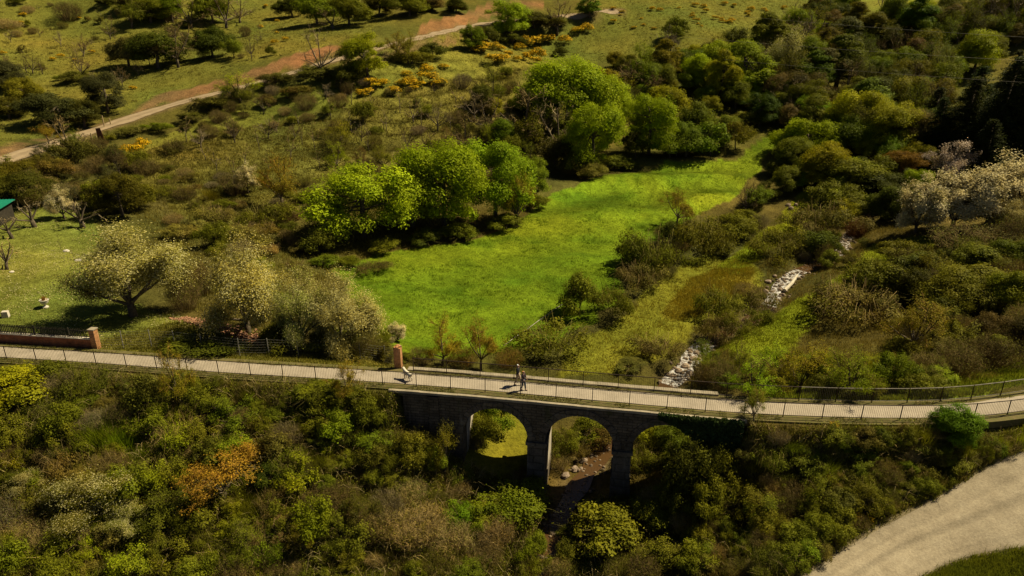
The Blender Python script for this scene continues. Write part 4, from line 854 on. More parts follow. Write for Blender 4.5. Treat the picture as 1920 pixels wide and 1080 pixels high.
LOOK = dict(tree='leafy tree', roundtree='rounded tree', tall='upright leafy tree', bush='leafy bush', shrub='wispy shrub', bramble='bramble mound', scrub='twiggy scrub', bare='bare tree', sparse='sparse budding tree', blossom='blossoming tree', cherry='lightly blossoming tree', pinkblossom='blossoming tree', sapling='bare sapling', broom='orange broom bush', ybroom='yellow broom bush', conifer='conifer', grassclump='grass clump', pruned='pruned bare tree')
PAL = dict(bright=((.30, .37, .009), 'bright green'), green=((.14, .195, .007), 'green'), olive=((.158, .170, .010), 'olive'), dkgreen=((.078, .088, .008), 'dark green'), conif=((.045, .055, .012), 'very dark'), greygreen=((.075, .08, .024), 'grey green'), brown=((.16, .128, .032), 'brown'), dkbrown=((.09, .068, .018), 'dark brown'), ochre=((.24, .195, .012), 'ochre'), yellow=((.285, .32, .009), 'yellow green'), pale=((.31, .30, .06), 'pale green'), straw=((.33, .265, .075), 'straw'), rust=((.15, .085, .02), 'reddish brown'), orange=((.29, .19, .018), 'orange brown'), white=((.30, .29, .08), 'white'), pink=((.24, .19, .10), 'pinkish'), grey=((.18, .15, .085), 'grey'))
TWIGC = dict(straw=(.32, .24, .10), brown=(.18, .135, .055), dkbrown=(.12, .088, .036), rust=(.15, .07, .03), grey=(.22, .18, .10), orange=(.3, .16, .03), ochre=(.24, .15, .04), yellow=(.2, .15, .05), olive=(.14, .122, .034))
PLANTS = []
def plant(kind, px, py, w, h, col, label=None, P=None, wm=None, hm=None):
    """pixel of the foot of the foliage, its width and height in the photograph -> a plant standing on the ground there"""
    if kind == 'tree' and (h < (.8 if label else .95)*w if P is None else hm < .92*wm): kind = 'roundtree'
    pr = PROTO[kind][rng.integers(len(PROTO[kind]))]
    if P is None:
        P = hit(px, py); Zc = project(P)[2]; r = w/2*Zc/FPX
        back = r*(.75 if kind not in ('sapling', 'bare', 'pruned', 'sparse', 'cherry', 'blossom') else .25); dn = unit(P[:2]); P = np.r_[P[:2]+dn*back, 0]; P[2] = terr(P[0], P[1])
        a, b, c = ray(px, py-h); t = np.hypot(P[0], P[1])/np.hypot(a, b); hh = np.clip(CH+c*t-P[2], .38*r, 5.5*r if kind != 'sapling' else 12*r)
    else: r, hh = wm/2, hm; q = project(P); px, py = q[0], q[1]
    base, word = PAL[col]; j = rng.normal(0, .09, 3)+rng.normal(0, .10); c = np.clip(np.array(base)*(1+j), .004, .8)
    nm = ONAME[kind]; fx = rng.uniform(.86, 1.16); sc = (r/pr['r']*fx, r/pr['r']/fx, hh/pr['h'])
    twc = TWIGC.get(col, (.12, .11, .034))
    if pr.get('one') is not None:
        o = bpy.data.objects.new(nm, pr['one']); COL.objects.link(o); o.color = (*(twc if kind in ('bare', 'sapling', 'pruned') else c), 1); root = o
    else:
        root = bpy.data.objects.new(nm, None); COL.objects.link(root); root.empty_display_size = .3
        for key, part in (('c', 'crown' if NOUN[kind] in ('tree', 'conifer') else 'foliage'), ('w', 'trunk' if NOUN[kind] in ('tree', 'conifer', 'sapling') else 'stems'), ('t', 'twigs')):
            if not pr.get(key): continue
            o = bpy.data.objects.new(part, pr[key]); COL.objects.link(o); o.parent = root; o.color = (*(c if key == 'c' else twc), 1)
    root.location = P-np.array([0, 0, .05*hh]); root.scale = sc; root.rotation_euler = (rng.normal(0, .06), rng.normal(0, .06), rng.random()*2*PI)
    root['category'] = NOUN[kind]
    PLANTS.append(dict(o=root, kind=kind, px=px, py=py, look=(word+' ' if kind not in ('broom', 'ybroom') else '')+LOOK[kind], label=label, h=hh))
    return root
# ------------------------------------------------------------------ the plants one can point at, read off the photograph (kind, foot x, foot y, width, height, colour, label)
L_ = [
# trees along the meadow
('tree', 685, 478, 195, 170, 'bright', 'large round bright green tree at the left end of the meadow'),
('tree', 835, 455, 165, 195, 'bright', 'tall bright green tree right of the large round one by the meadow'),
('tree', 928, 440, 140, 178, 'bright', 'third bright green tree of the row along the meadow top edge'),
('tree', 775, 445, 110, 140, 'green', 'darker green tree squeezed between the round tree and its tall neighbour'),
('sparse', 968, 425, 80, 105, 'ochre', 'ochre leafed small tree at the right foot of the third meadow tree'),
('tree', 1000, 385, 80, 90, 'green', 'dark green rounded tree closing the right end of the meadow row'),
('bush', 950, 440, 70, 40, 'green', None), ('bush', 1010, 398, 45, 34, 'olive', None), ('bush', 860, 458, 70, 40, 'olive', None), ('bush', 720, 482, 60, 34, 'olive', None), ('bush', 600, 485, 70, 60, 'dkgreen', None), ('bush', 800, 465, 60, 36, 'dkgreen', None),
('bramble', 701, 523, 76, 30, 'dkbrown', 'low brown bramble heap alone on the meadow beside the round tree'),
('bush', 655, 505, 45, 24, 'green', None), ('bush', 610, 505, 60, 26, 'green', None),
# trees behind the far half of the meadow
('tree', 1062, 268, 150, 165, 'bright', 'big yellow green tree on the rise behind the meadow middle'), ('tree', 1005, 240, 120, 95, 'yellow', None),
('bare', 985, 288, 130, 140, 'brown', 'wide brown bare tree behind the third meadow tree'), ('bare', 1045, 300, 110, 120, 'grey', None), ('bare', 915, 262, 90, 90, 'brown', None), ('bare', 890, 235, 80, 70, 'grey', None),
('tree', 1130, 272, 110, 135, 'bright', 'bright green tree just right of the big yellow green one'), ('tree', 1112, 332, 105, 145, 'bright', 'bright green tree standing at the meadow edge, below the bigger pair'), ('tree', 1150, 240, 70, 80, 'green', None),
('bush', 1040, 325, 80, 70, 'dkbrown', None), ('bush', 1090, 335, 60, 60, 'dkgreen', None), ('bush', 1110, 338, 55, 34, 'brown', None), ('bush', 1150, 325, 70, 34, 'olive', None),
('bare', 1178, 205, 110, 100, 'dkbrown', None), ('tree', 1205, 190, 80, 80, 'green', None), ('tall', 1248, 175, 55, 105, 'ochre', 'narrow ochre tree standing out behind the meadow trees'), ('tree', 1240, 240, 90, 80, 'yellow', None), ('tree', 1215, 302, 95, 130, 'bright', 'yellow green tree at the back corner of the meadow'),
('bush', 1190, 312, 60, 70, 'dkgreen', None), ('bush', 1255, 308, 80, 60, 'green', None), ('tree', 1285, 305, 80, 75, 'olive', None), ('bush', 1330, 300, 85, 75, 'green', None), ('bush', 1378, 292, 60, 66, 'olive', None), ('bush', 1300, 270, 70, 55, 'dkgreen', None), ('bush', 1360, 255, 60, 40, 'olive', None),
('tall', 1345, 205, 60, 115, 'bright', None), ('tall', 1392, 195, 90, 125, 'bright', 'tallest bright green tree above the small grassy clearing'), ('tree', 1305, 180, 60, 80, 'bright', None), ('tree', 1285, 150, 70, 60, 'green', None), ('cherry', 1475, 160, 110, 110, 'pale', 'tall pale blossoming tree at the edge of the upper right wood'), ('bush', 1465, 195, 90, 50, 'dkgreen', None), ('bush', 1420, 195, 50, 40, 'olive', None), ('bush', 1450, 240, 55, 44, 'dkbrown', None), ('bush', 1405, 245, 50, 36, 'dkgreen', None),
# right of the clearing
('tree', 1515, 310, 115, 90, 'yellow', 'broad yellow green tree right of the grassy gap beyond the meadow'), ('tree', 1572, 305, 100, 90, 'green', None), ('tree', 1622, 300, 85, 80, 'yellow', None), ('tree', 1482, 335, 75, 80, 'olive', None), ('tree', 1535, 365, 90, 100, 'yellow', 'yellow green round tree above the upper bend of the stream'), ('tree', 1590, 375, 110, 80, 'olive', None), ('tree', 1680, 340, 64, 60, 'ochre', 'small round ochre tree left of the pink blossom'), ('tree', 1640, 400, 110, 80, 'dkgreen', None), ('tree', 1680, 420, 90, 70, 'dkgreen', None), ('bush', 1560, 400, 90, 60, 'olive', None), ('tree', 1470, 370, 60, 60, 'olive', None), ('bush', 1452, 335, 40, 36, 'dkgreen', None), ('tree', 1650, 300, 70, 70, 'olive', None),
('pinkblossom', 1775, 350, 80, 90, 'pink', 'pinkish blossoming tree standing against the dark conifers'),
('blossom', 1715, 442, 105, 115, 'white', 'leftmost of the white blossoming trees below the conifers'), ('blossom', 1785, 432, 120, 115, 'white', 'white blossoming tree directly beneath the pink one'), ('blossom', 1850, 430, 145, 145, 'white', 'largest white blossoming tree on the right slope'), ('blossom', 1912, 418, 110, 140, 'white', 'white blossoming tree at the right frame edge'), ('cherry', 1880, 440, 80, 70, 'ochre', None),
('conifer', 1845, 315, 120, 215, 'conif', 'dark conifer above the white blossoming trees, nearest the pink one'), ('conifer', 1912, 318, 130, 240, 'conif', 'dark conifer at the right frame edge'), ('conifer', 1795, 300, 100, 160, 'conif', None), ('conifer', 1880, 290, 110, 210, 'conif', None), ('conifer', 1820, 270, 90, 150, 'conif', None), ('conifer', 1760, 300, 80, 120, 'conif', None), ('conifer', 1870, 240, 90, 150, 'conif', None), ('conifer', 1925, 270, 90, 170, 'conif', None), ('conifer', 1840, 340, 80, 120, 'conif', None), ('conifer', 1735, 270, 70, 110, 'conif', None),
('scrub', 1820, 500, 170, 85, 'brown', 'wide brown twiggy bush below the white blossoming trees'), ('scrub', 1900, 470, 90, 80, 'brown', None), ('bush', 1680, 500, 90, 50, 'olive', None), ('bush', 1640, 530, 70, 40, 'olive', None), ('bush', 1720, 530, 90, 60, 'dkgreen', None),
# by the stream
('bare', 1395, 400, 55, 70, 'dkbrown', 'dark bare tree at the top right corner of the meadow'), ('sparse', 1268, 425, 75, 75, 'ochre', 'thin ochre tree on the right edge of the meadow'),
('bramble', 1225, 535, 130, 95, 'olive', None), ('bramble', 1195, 560, 110, 60, 'brown', None), ('bush', 1190, 505, 80, 55, 'olive', None), ('bramble', 1310, 498, 125, 90, 'olive', 'large olive bramble mound between the meadow and the ochre grass'), ('bush', 1258, 470, 60, 55, 'dkgreen', None), ('bush', 1365, 455, 100, 55, 'olive', None), ('bush', 1392, 432, 60, 40, 'olive', None), ('bush', 1420, 395, 60, 44, 'green', None),
('bramble', 1450, 500, 120, 66, 'olive', 'rounded olive bramble left of the stream bend'), ('bramble', 1525, 450, 120, 66, 'brown', None), ('bush', 1530, 492, 80, 60, 'dkgreen', None), ('scrub', 1545, 500, 46, 50, 'brown', None), ('bush', 1575, 420, 90, 50, 'olive', None), ('scrub', 1600, 450, 50, 44, 'rust', None), ('bush', 1620, 440, 60, 34, 'brown', None),
('bramble', 1345, 620, 100, 78, 'olive', 'olive bramble beside the stream, right of the ochre grass'), ('bramble', 1426, 588, 62, 40, 'brown', None), ('scrub', 1400, 565, 60, 36, 'brown', None),
('bush', 1085, 605, 80, 95, 'olive', 'tall olive bush at the near right corner of the meadow'), ('bramble', 1148, 608, 95, 70, 'olive', None), ('bramble', 1040, 690, 155, 78, 'olive', 'broad bramble mound right behind the far railing'), ('bramble', 1235, 700, 100, 66, 'brown', 'brown bramble mound behind the railing left of the stream'), ('bush', 1180, 705, 60, 30, 'brown', None),
# the right bank
('bramble', 1590, 622, 180, 80, 'brown', 'wide brown bramble thicket on the right bank, nearest the grass strip'), ('bush', 1635, 575, 110, 90, 'olive', None), ('bramble', 1560, 590, 90, 60, 'dkbrown', None), ('sparse', 1708, 668, 130, 120, 'ochre', 'ochre forked tree on the right bank, with bare trunk'), ('tree', 1800, 590, 150, 95, 'olive', None), ('bush', 1740, 585, 100, 60, 'olive', None), ('tree', 1890, 600, 110, 100, 'olive', None), ('tree', 1850, 530, 120, 70, 'olive', None), ('tree', 1700, 580, 90, 80, 'dkgreen', None), ('tree', 1910, 520, 90, 70, 'green', None), ('scrub', 1850, 700, 120, 75, 'dkbrown', None), ('scrub', 1790, 710, 100, 70, 'brown', None), ('scrub', 1900, 660, 90, 70, 'dkbrown', None), ('scrub', 1730, 715, 80, 60, 'brown', None), ('scrub', 1800, 670, 80, 40, 'brown', None),
# just behind the far railing
('sparse', 830, 690, 75, 100, 'ochre', 'feathery ochre tree behind the far railing, left one of two'), ('sparse', 902, 698, 85, 105, 'ochre', 'feathery ochre tree behind the far railing, right one of two'), ('scrub', 870, 695, 70, 44, 'ochre', None), ('scrub', 955, 700, 60, 50, 'ochre', None), ('scrub', 790, 690, 60, 40, 'brown', None),
('sparse', 1408, 742, 95, 85, 'yellow', 'bright yellow green small tree behind the railing right of the stream'), ('sparse', 1495, 745, 100, 110, 'yellow', 'yellow green tree behind the railing, right of the brightest one'), ('sparse', 1590, 748, 110, 95, 'yellow', None), ('bush', 1450, 745, 70, 50, 'olive', None), ('bush', 1545, 750, 80, 46, 'dkgreen', None), ('bush', 1668, 742, 84, 84, 'green', 'green bush behind the railing where the path begins to bend'), ('bush', 1625, 750, 60, 50, 'olive', None), ('bush', 1730, 748, 80, 44, 'olive', None), ('scrub', 1355, 738, 70, 60, 'brown', None), ('scrub', 1320, 730, 50, 56, 'brown', None),
# the blossoming trees at the garden
('cherry', 252, 603, 195, 190, 'pale', 'large rounded blossoming tree on the garden lawn, above the brick wall'),
('cherry', 468, 636, 175, 195, 'pale', 'second large blossoming tree, standing over the brick rubble'), ('cherry', 565, 655, 120, 150, 'pale', 'pale blossoming tree between the rubble tree and the whitest one'), ('cherry', 645, 668, 150, 160, 'white', 'whitest blossoming tree, left of the orange brick pillar'),
('bush', 540, 665, 110, 60, 'dkgreen', None), ('bush', 620, 670, 90, 50, 'olive', None), ('scrub', 690, 672, 80, 50, 'olive', None), ('scrub', 350, 590, 70, 80, 'brown', None), ('scrub', 380, 560, 60, 80, 'brown', None), ('blossom', 748, 640, 44, 38, 'green', 'small white flowering shrub at the near meadow edge'), ('bush', 725, 682, 40, 40, 'dkbrown', None), ('bush', 762, 684, 30, 22, 'dkgreen', None),
('bush', 372, 672, 130, 44, 'dkgreen', 'dark low bush between the path and the brick rubble'), ('bush', 430, 668, 60, 30, 'dkgreen', None),
# garden
('pruned', 66, 430, 80, 62, 'grey', 'pruned bare tree in front of the shed, its trunk leaning right'), ('pruned', 156, 432, 90, 70, 'grey', 'pruned bare tree at the back corner of the lawn, near the dark bushes'), ('pruned', 24, 450, 60, 50, 'grey', 'smaller pruned bare tree left of the leaning one'), ('pruned', 14, 508, 66, 66, 'straw', 'thick pale pollarded tree at the left edge of the lawn'), ('blossom', 122, 412, 50, 66, 'white', 'slender white blossoming tree behind the pruned garden trees'),
('sapling', 115, 470, 12, 34, 'grey', None), ('sapling', 140, 490, 12, 30, 'grey', None),
('tree', 60, 392, 110, 70, 'dkgreen', None), ('tree', 232, 415, 90, 90, 'dkgreen', 'dark green tree at the upper right corner of the lawn'), ('bush', 190, 395, 70, 60, 'green', None), ('tree', 20, 360, 80, 60, 'olive', None), ('bush', 265, 400, 60, 60, 'olive', None), ('scrub', 160, 380, 60, 40, 'brown', None),
# slope between garden and track
('blossom', 466, 365, 48, 62, 'white', 'small white blossoming tree on the slope above the round green tree'), ('sparse', 532, 395, 90, 110, 'orange', 'orange brown budding tree left of the round green tree'), ('scrub', 445, 375, 80, 60, 'dkbrown', None), ('bramble', 410, 428, 84, 40, 'brown', None), ('bramble', 500, 445, 100, 60, 'olive', None), ('bramble', 455, 465, 70, 44, 'brown', None), ('bush', 405, 475, 60, 60, 'olive', None), ('bramble', 530, 420, 60, 40, 'dkbrown', None), ('bramble', 350, 375, 56, 26, 'brown', None), ('bramble', 310, 325, 44, 18, 'dkbrown', None), ('bramble', 350, 348, 54, 22, 'brown', None), ('bramble', 325, 290, 50, 18, 'dkbrown', None), ('bush', 150, 320, 80, 60, 'dkbrown', None), ('bare', 135, 300, 70, 90, 'straw', 'ivy clad bare tree on the bank below the dirt track'), ('bush', 110, 345, 60, 50, 'brown', None),
('bush', 360, 240, 60, 30, 'dkbrown', None), ('bush', 400, 215, 80, 34, 'dkbrown', None), ('bush', 300, 255, 60, 26, 'olive', None), ('bush', 245, 260, 50, 24, 'brown', None),
('ybroom', 244, 296, 34, 26, 'green', 'yellow broom bush below the track, leftmost of the three'), ('ybroom', 258, 292, 30, 22, 'green', 'yellow broom bush below the track, middle of the three'), ('ybroom', 271, 280, 30, 24, 'green', 'yellow broom bush below the track, rightmost of the three'),
# hillside at the upper left
('tree', 205, 222, 80, 90, 'greygreen', 'dark grey green evergreen beside the dirt track'), ('tree', 118, 250, 130, 76, 'greygreen', 'wide grey green evergreen left of the darker one by the track'), ('tree', 160, 245, 60, 60, 'dkgreen', None), ('sparse', 92, 272, 44, 42, 'orange', 'orange brown budding bush at the foot of the evergreens'), ('tree', 50, 205, 70, 60, 'olive', None), ('tree', 22, 180, 84, 70, 'greygreen', None), ('bush', 62, 195, 40, 34, 'yellow', None), ('tree', 20, 230, 80, 50, 'dkgreen', None), ('bush', 148, 160, 64, 28, 'dkbrown', None), ('bare', 155, 155, 44, 80, 'brown', None), ('bare', 62, 140, 34, 44, 'dkbrown', None), ('bare', 80, 140, 26, 30, 'dkbrown', None), ('bare', 10, 140, 34, 44, 'brown', None),
('scrub', 132, 48, 56, 50, 'dkbrown', 'lone brown bush casting a dark shadow on upper left grass'), ('scrub', 16, 62, 64, 30, 'straw', None), ('bare', 208, 76, 30, 50, 'dkbrown', 'small bare tree on the grass right of the lone brown bush'),
('tree', 300, 138, 110, 80, 'dkgreen', 'broad dark green tree in the middle of the upper left hillside'), ('tree', 243, 130, 74, 64, 'brown', None), ('bare', 335, 130, 90, 96, 'brown', 'spreading bare tree behind the broad dark green one'), ('tree', 400, 112, 76, 62, 'dkgreen', None), ('bush', 440, 112, 50, 40, 'olive', None), ('bare', 473, 113, 22, 62, 'dkbrown', None), ('bush', 508, 106, 20, 20, 'dkgreen', None),
('sparse', 248, 56, 70, 64, 'olive', None), ('tree', 285, 52, 60, 60, 'olive', None), ('tree', 325, 50, 60, 60, 'green', None), ('bare', 360, 56, 80, 66, 'brown', None), ('tree', 400, 52, 70, 66, 'olive', None), ('bare', 425, 56, 80, 80, 'brown', None), ('tree', 200, 20, 40, 26, 'dkgreen', None), ('bare', 450, 45, 60, 60, 'grey', None), ('tree', 250, 30, 60, 40, 'dkbrown', None),
('tree', 548, 36, 60, 44, 'dkgreen', None), ('tree', 595, 50, 84, 62, 'green', None), ('tree', 655, 52, 80, 62, 'olive', None), ('tree', 712, 36, 60, 50, 'olive', None), ('tree', 770, 36, 90, 50, 'olive', None), ('tree', 856, 28, 52, 32, 'dkgreen', None), ('bare', 625, 56, 70, 44, 'brown', None), ('tree', 810, 24, 60, 30, 'brown', None),
('sparse', 452, 198, 84, 68, 'yellow', 'yellow willow like bush hanging over the dirt track'), ('bare', 602, 152, 80, 110, 'grey', 'big many stemmed bare tree standing by the track'), ('bush', 600, 165, 100, 40, 'dkbrown', None), ('tree', 692, 162, 96, 102, 'bright', 'single bright green tree below the dirt track'), ('bush', 655, 172, 60, 50, 'dkgreen', None), ('sparse', 765, 120, 64, 66, 'ochre', None), ('bush', 812, 118, 54, 40, 'dkgreen', None), ('bush', 775, 130, 70, 34, 'olive', None), ('sparse', 745, 112, 44, 56, 'ochre', None),
('tree', 884, 102, 50, 56, 'green', 'green round tree just below the upper dirt track'), ('tree', 955, 82, 78, 84, 'bright', 'bright green tree at the upper end of the dirt track'), ('bush', 915, 88, 40, 40, 'dkgreen', None), ('tree', 1000, 76, 70, 56, 'dkgreen', None), ('bare', 1045, 72, 80, 80, 'brown', None), ('bush', 1040, 76, 80, 44, 'dkgreen', None), ('tall', 1105, 46, 44, 60, 'green', None), ('bush', 960, 92, 60, 30, 'dkgreen', None), ('bush', 520, 170, 60, 34, 'dkbrown', None), ('bush', 560, 190, 60, 30, 'dkbrown', None),
('bush', 1050, 108, 30, 20, 'dkgreen', None),
# near side of the path
('sparse', 345, 775, 75, 140, 'ochre', 'thin yellowish budding sapling growing up in front of the path'),
('sparse', 1412, 800, 60, 80, 'ochre', 'thin ochre sapling growing beside the end of the bridge'), ('tree', 1770, 872, 80, 118, 'green', 'green small tree in front of the bend of the railing'),
('bush', 965, 1010, 150, 100, 'green', 'rounded green bush in front of the left arch'), ('bush', 925, 1000, 90, 66, 'olive', None), ('bush', 1130, 1065, 160, 110, 'olive', 'broad olive bush at the bottom, in front of the middle arch'), ('bush', 1225, 1010, 90, 70, 'olive', None),
('sparse', 835, 905, 70, 110, 'olive', 'airy olive shrub leaning against the left end of the bridge'), ('cherry', 190, 985, 150, 110, 'olive', 'white flowering shrub in the thicket below the brick wall'), ('cherry', 70, 940, 90, 60, 'brown', None), ('cherry', 255, 1000, 90, 60, 'olive', None),
('sparse', 425, 960, 150, 125, 'orange', 'orange brown budding shrub in the middle of the left thicket'), ('bush', 30, 800, 170, 110, 'bright', 'yellow green bush at left edge covering part of the near railing'), ('bush', 40, 1070, 110, 70, 'bright', None),
('sparse', 655, 770, 70, 100, 'ochre', None), ('bush', 600, 800, 100, 80, 'olive', None), ('scrub', 790, 1060, 120, 110, 'straw', None), ('scrub', 850, 1070, 110, 90, 'straw', None), ('scrub', 720, 1040, 100, 90, 'straw', None), ('scrub', 770, 970, 80, 70, 'straw', None), ('scrub', 910, 1078, 80, 60, 'brown', None),
('ybroom', 1592, 985, 34, 30, 'olive', 'orange yellow broom near the gravel road, larger of two'), ('ybroom', 1626, 985, 24, 20, 'olive', 'orange yellow broom near the gravel road, smaller of two'), ('ybroom', 1548, 890, 20, 18, 'olive', None), ('ybroom', 1562, 808, 22, 16, 'olive', None), ('ybroom', 1870, 855, 20, 12, 'olive', None),
]
for q in L_: plant(*q)
for x in np.linspace(21, 45, 20):                            # low growth on the bank under the bend of the railing
    q_ = pt(s_of_x(x), rng.uniform(-2.3, -1.45))[:2]; plant(['bush', 'bramble', 'bush', 'grassclump'][rng.integers(4)], 0, 0, 0, 0, ['olive', 'green', 'yellow', 'olive'][rng.integers(4)], None, np.r_[q_, terr(*q_)], rng.uniform(1.0, 1.9), rng.uniform(.7, 1.3))
for kind, px, py, z, wm_, hm_, col in (('bramble', 1385, 632, -6.0, 4.2, 2.3, 'olive'), ('bramble', 1345, 636, -6.1, 4.4, 2.8, 'brown'), ('bramble', 1425, 606, -6.0, 3.4, 2.0, 'olive'), ('bush', 1555, 500, -5.0, 3.2, 2.4, 'olive')  ):
    q_ = at_z(px, py, z); plant(kind, 0, 0, 0, 0, col, None, np.r_[q_, terr(*q_)], wm_, hm_)
for px, of, wm_, hm_, col in ((1298, -2.3, 3.2, 4.4, 'dkgreen'), (1338, -2.2, 3.2, 3.6, 'olive'), (1270, -3.6, 2.6, 2.4, 'dkgreen'), (1318, -4.0, 3.0, 2.8, 'olive')):
    q_ = pt(s_at(px, -4.0), of)[:2]; plant('bush', 0, 0, 0, 0, col, None, np.r_[q_, terr(*q_)], wm_, hm_)
q_ = at_z(1212, 892, -6.6); plant('bramble', 0, 0, 0, 0, 'olive', None, np.r_[q_, terr(*q_)], 3.0, 1.5)
# bushes on the valley floor, seen through and beside the arches
for kind, px, py, z, wm_, hm_, col in (('bush', 905, 838, -6.1, 2.6, 2.2, 'olive'), ('bush', 935, 800, -5.9, 3.4, 2.6, 'green'), ('scrub', 890, 856, -6.2, 1.4, 1.2, 'brown'), ('bramble', 1060, 830, -6.2, 2.8, 1.9, 'olive'), ('bush', 1105, 805, -6.0, 3.2, 2.2, 'olive'), ('scrub', 1050, 866, -6.6, 1.8, 1.3, 'straw'), ('bramble', 1045, 848, -6.5, 2.2, 1.3, 'olive'), ('bramble', 1085, 838, -6.4, 2.0, 1.2, 'brown'), ('bush', 1130, 812, -6.0, 2.6, 1.8, 'brown'), ('bush', 1215, 838, -6.0, 2.4, 2.0, 'yellow'), ('bush', 1250, 850, -6.0, 2.8, 2.2, 'olive'), ('bramble', 1200, 862, -6.3, 2.0, 1.4, 'olive'), ('bramble', 1270, 870, -6.2, 2.2, 1.6, 'green'),
                                      ('bush', 1300, 900, -5.2, 2.6, 2.6, 'dkgreen'), ('bush', 1345, 880, -4.4, 2.8, 2.8, 'dkgreen'), ('bush', 1325, 935, -5.4, 2.6, 2.2, 'olive'), ('bush', 1265, 955, -6.6, 2.2, 1.8, 'dkgreen'), ('bush', 815, 860, -3.9, 2.2, 2.2, 'olive'), ('bush', 770, 830, -2.6, 2.6, 2.6, 'olive'), ('bramble', 860, 900, -5.6, 2.0, 1.5, 'olive'),
                                      ('bush', 1000, 1040, -7.9, 2.2, 1.7, 'green'), ('bush', 1070, 1045, -7.9, 2.2, 1.5, 'olive'), ('bramble', 1000, 1078, -8.2, 2.2, 1.4, 'olive'), ('scrub', 1050, 1085, -8.3, 2.0, 1.6, 'straw'), ('bramble', 1060, 1000, -7.7, 1.3, .9, 'olive')):
    q_ = at_z(px, py, z); plant(kind, 0, 0, 0, 0, col, None, np.r_[q_, terr(*q_)], wm_, hm_)
for px, py in [(350, 268), (437, 260), (386, 302), (408, 327), (520, 252), (567, 273), (590, 282), (487, 287), (660, 252), (682, 232), (725, 248), (790, 240), (855, 196), (870, 220), (820, 245), (692, 290), (720, 245), (620, 225), (640, 300), (460, 310), (545, 300), (750, 215), (845, 250), (560, 240), (610, 265), (505, 320), (440, 340), (660, 200), (600, 320), (700, 215)]:
    plant('sapling', px, py, rng.uniform(18, 34), rng.uniform(40, 58), ['brown', 'grey', 'straw'][rng.integers(3)])
BRO = [(690, 186), (704, 178), (720, 168), (740, 184), (757, 172), (768, 152), (778, 178), (804, 142), (800, 160), (790, 172), (815, 174), (770, 163), (830, 165), (832, 135), (905, 100), (922, 96), (942, 98), (975, 97), (990, 92), (970, 118), (985, 115), (1008, 112), (1005, 90), (1025, 88), (1055, 84), (1085, 68), (1102, 66), (925, 128), (943, 124), (1000, 124), (902, 108), (950, 106), (676, 182), (694, 170)]
for px, py in BRO: s = rng.uniform(19, 38); plant('broom', px+rng.normal(0, 2), py+rng.normal(0, 2), s, s*.72, 'olive')
for q in range(44):
    px, py = rng.uniform(1110, 1560), rng.uniform(8, 56)
    if rng.random() < .35: px = rng.uniform(1290, 1500)
    s = rng.uniform(8, 17); plant('broom', px, py+rng.uniform(0, 6), s, s*.7, 'olive')
for px, py in [(150, 35), (45, 30), (100, 112), (115, 105), (212, 88), (285, 70), (172, 98), (40, 45), (500, 12), (520, 38), (488, 50), (518, 60), (535, 74), (516, 80), (248, 165), (7, 100), (252, 165), (140, 112), (1525, 50), (1562, 52)]:
    s = rng.uniform(9, 17); plant('ybroom', px, py+4, s, s*.7, 'olive')
# ------------------------------------------------------------------ the thickets: individual shrubs spread over areas
NXY = [(p['o'].location[0], p['o'].location[1]) for p in PLANTS]
def clear(P, m=.5):
    d, i = dist_line(np.array([P[0]]), np.array([P[1]]), NL); i = i[0]
    if d[0] < 12:
        sg = (P[0]-NL[i, 0])*NN[i, 0]+(P[1]-NL[i, 1])*NN[i, 1]
        if -.9-m < sg < 2.6+m: return False
    if dist_line(np.array([P[0]]), np.array([P[1]]), ST[:, :2])[0][0] < 1.2+m*.5: return False
    if dist_line(np.array([P[0]]), np.array([P[1]]), TRK[:, :2])[0][0] < 1.8+m: return False
    if dist_line(np.array([P[0]]), np.array([P[1]]), RG.reshape(-1, 3)[:, :2])[0][0] < .15+m*.6: return False
    for nm in ('meadow', 'lawn', 'ochre', 'olive', 'bank', 'glade', 'clear', 'arch'):
        if inpoly(P[0], P[1], POLY[nm]): return False
    return True
def fill(poly, n, sp, mix, size, hr, cols, seed):
    g = np.random.default_rng(seed); poly = np.array(poly, float); lo, hi = poly.min(0), poly.max(0); got = 0; ks, kw = zip(*mix); kw = np.array(kw)/sum(kw); mine = []
    for _ in range(n*14):
        if got >= n: break
        q = g.uniform(lo, hi)
        if not inpoly(q[0], q[1], poly): continue
        P = hit(*q); w = g.uniform(*size)
        if any((P[0]-a)**2+(P[1]-b)**2 < (sp*(.5+.5*w/size[1]))**2 for a, b in mine) or not clear(P, w*.32): continue
        mine.append((P[0], P[1])); kind = ks[g.choice(len(ks), p=kw)]; kind = 'shrub' if kind == 'bush' and g.random() < .45 else kind; col = cols[g.integers(len(cols))]
        if kind in ('scrub',): col = ['brown', 'straw', 'dkbrown', 'olive', 'brown', 'grey'][g.integers(6)]
        if kind in ('bare', 'sapling'): col = ['brown', 'dkbrown', 'grey'][g.integers(3)]
        hm = w*g.uniform(*hr)*(1.5 if kind in ('sparse', 'bare', 'tall') else 1.15 if kind == 'shrub' else .75 if kind in ('bramble', 'grassclump') else 1)
        plant(kind, 0, 0, 0, 0, col, None, P, w, hm); got += 1
FG = ['olive', 'olive', 'green', 'dkgreen', 'olive', 'brown', 'olive', 'green', 'olive', 'yellow', 'dkgreen']
fill([(0, 0), (190, 20), (520, 60), (500, 110), (330, 150), (240, 180), (0, 130)], 64, 3.2, [('bush', 2), ('scrub', 4), ('bare', 2), ('sapling', 2)], (1.0, 4.0), (.5, .9), ['olive', 'brown', 'dkbrown', 'dkgreen'], 31)
fill([(480, 180), (700, 150), (980, 140), (960, 250), (700, 280), (480, 260), (300, 300)], 52, 3.6, [('scrub', 4), ('bramble', 2), ('bare', 2), ('bush', 2)], (1.8, 5), (.5, .9), ['olive', 'brown', 'dkbrown', 'olive'], 32)
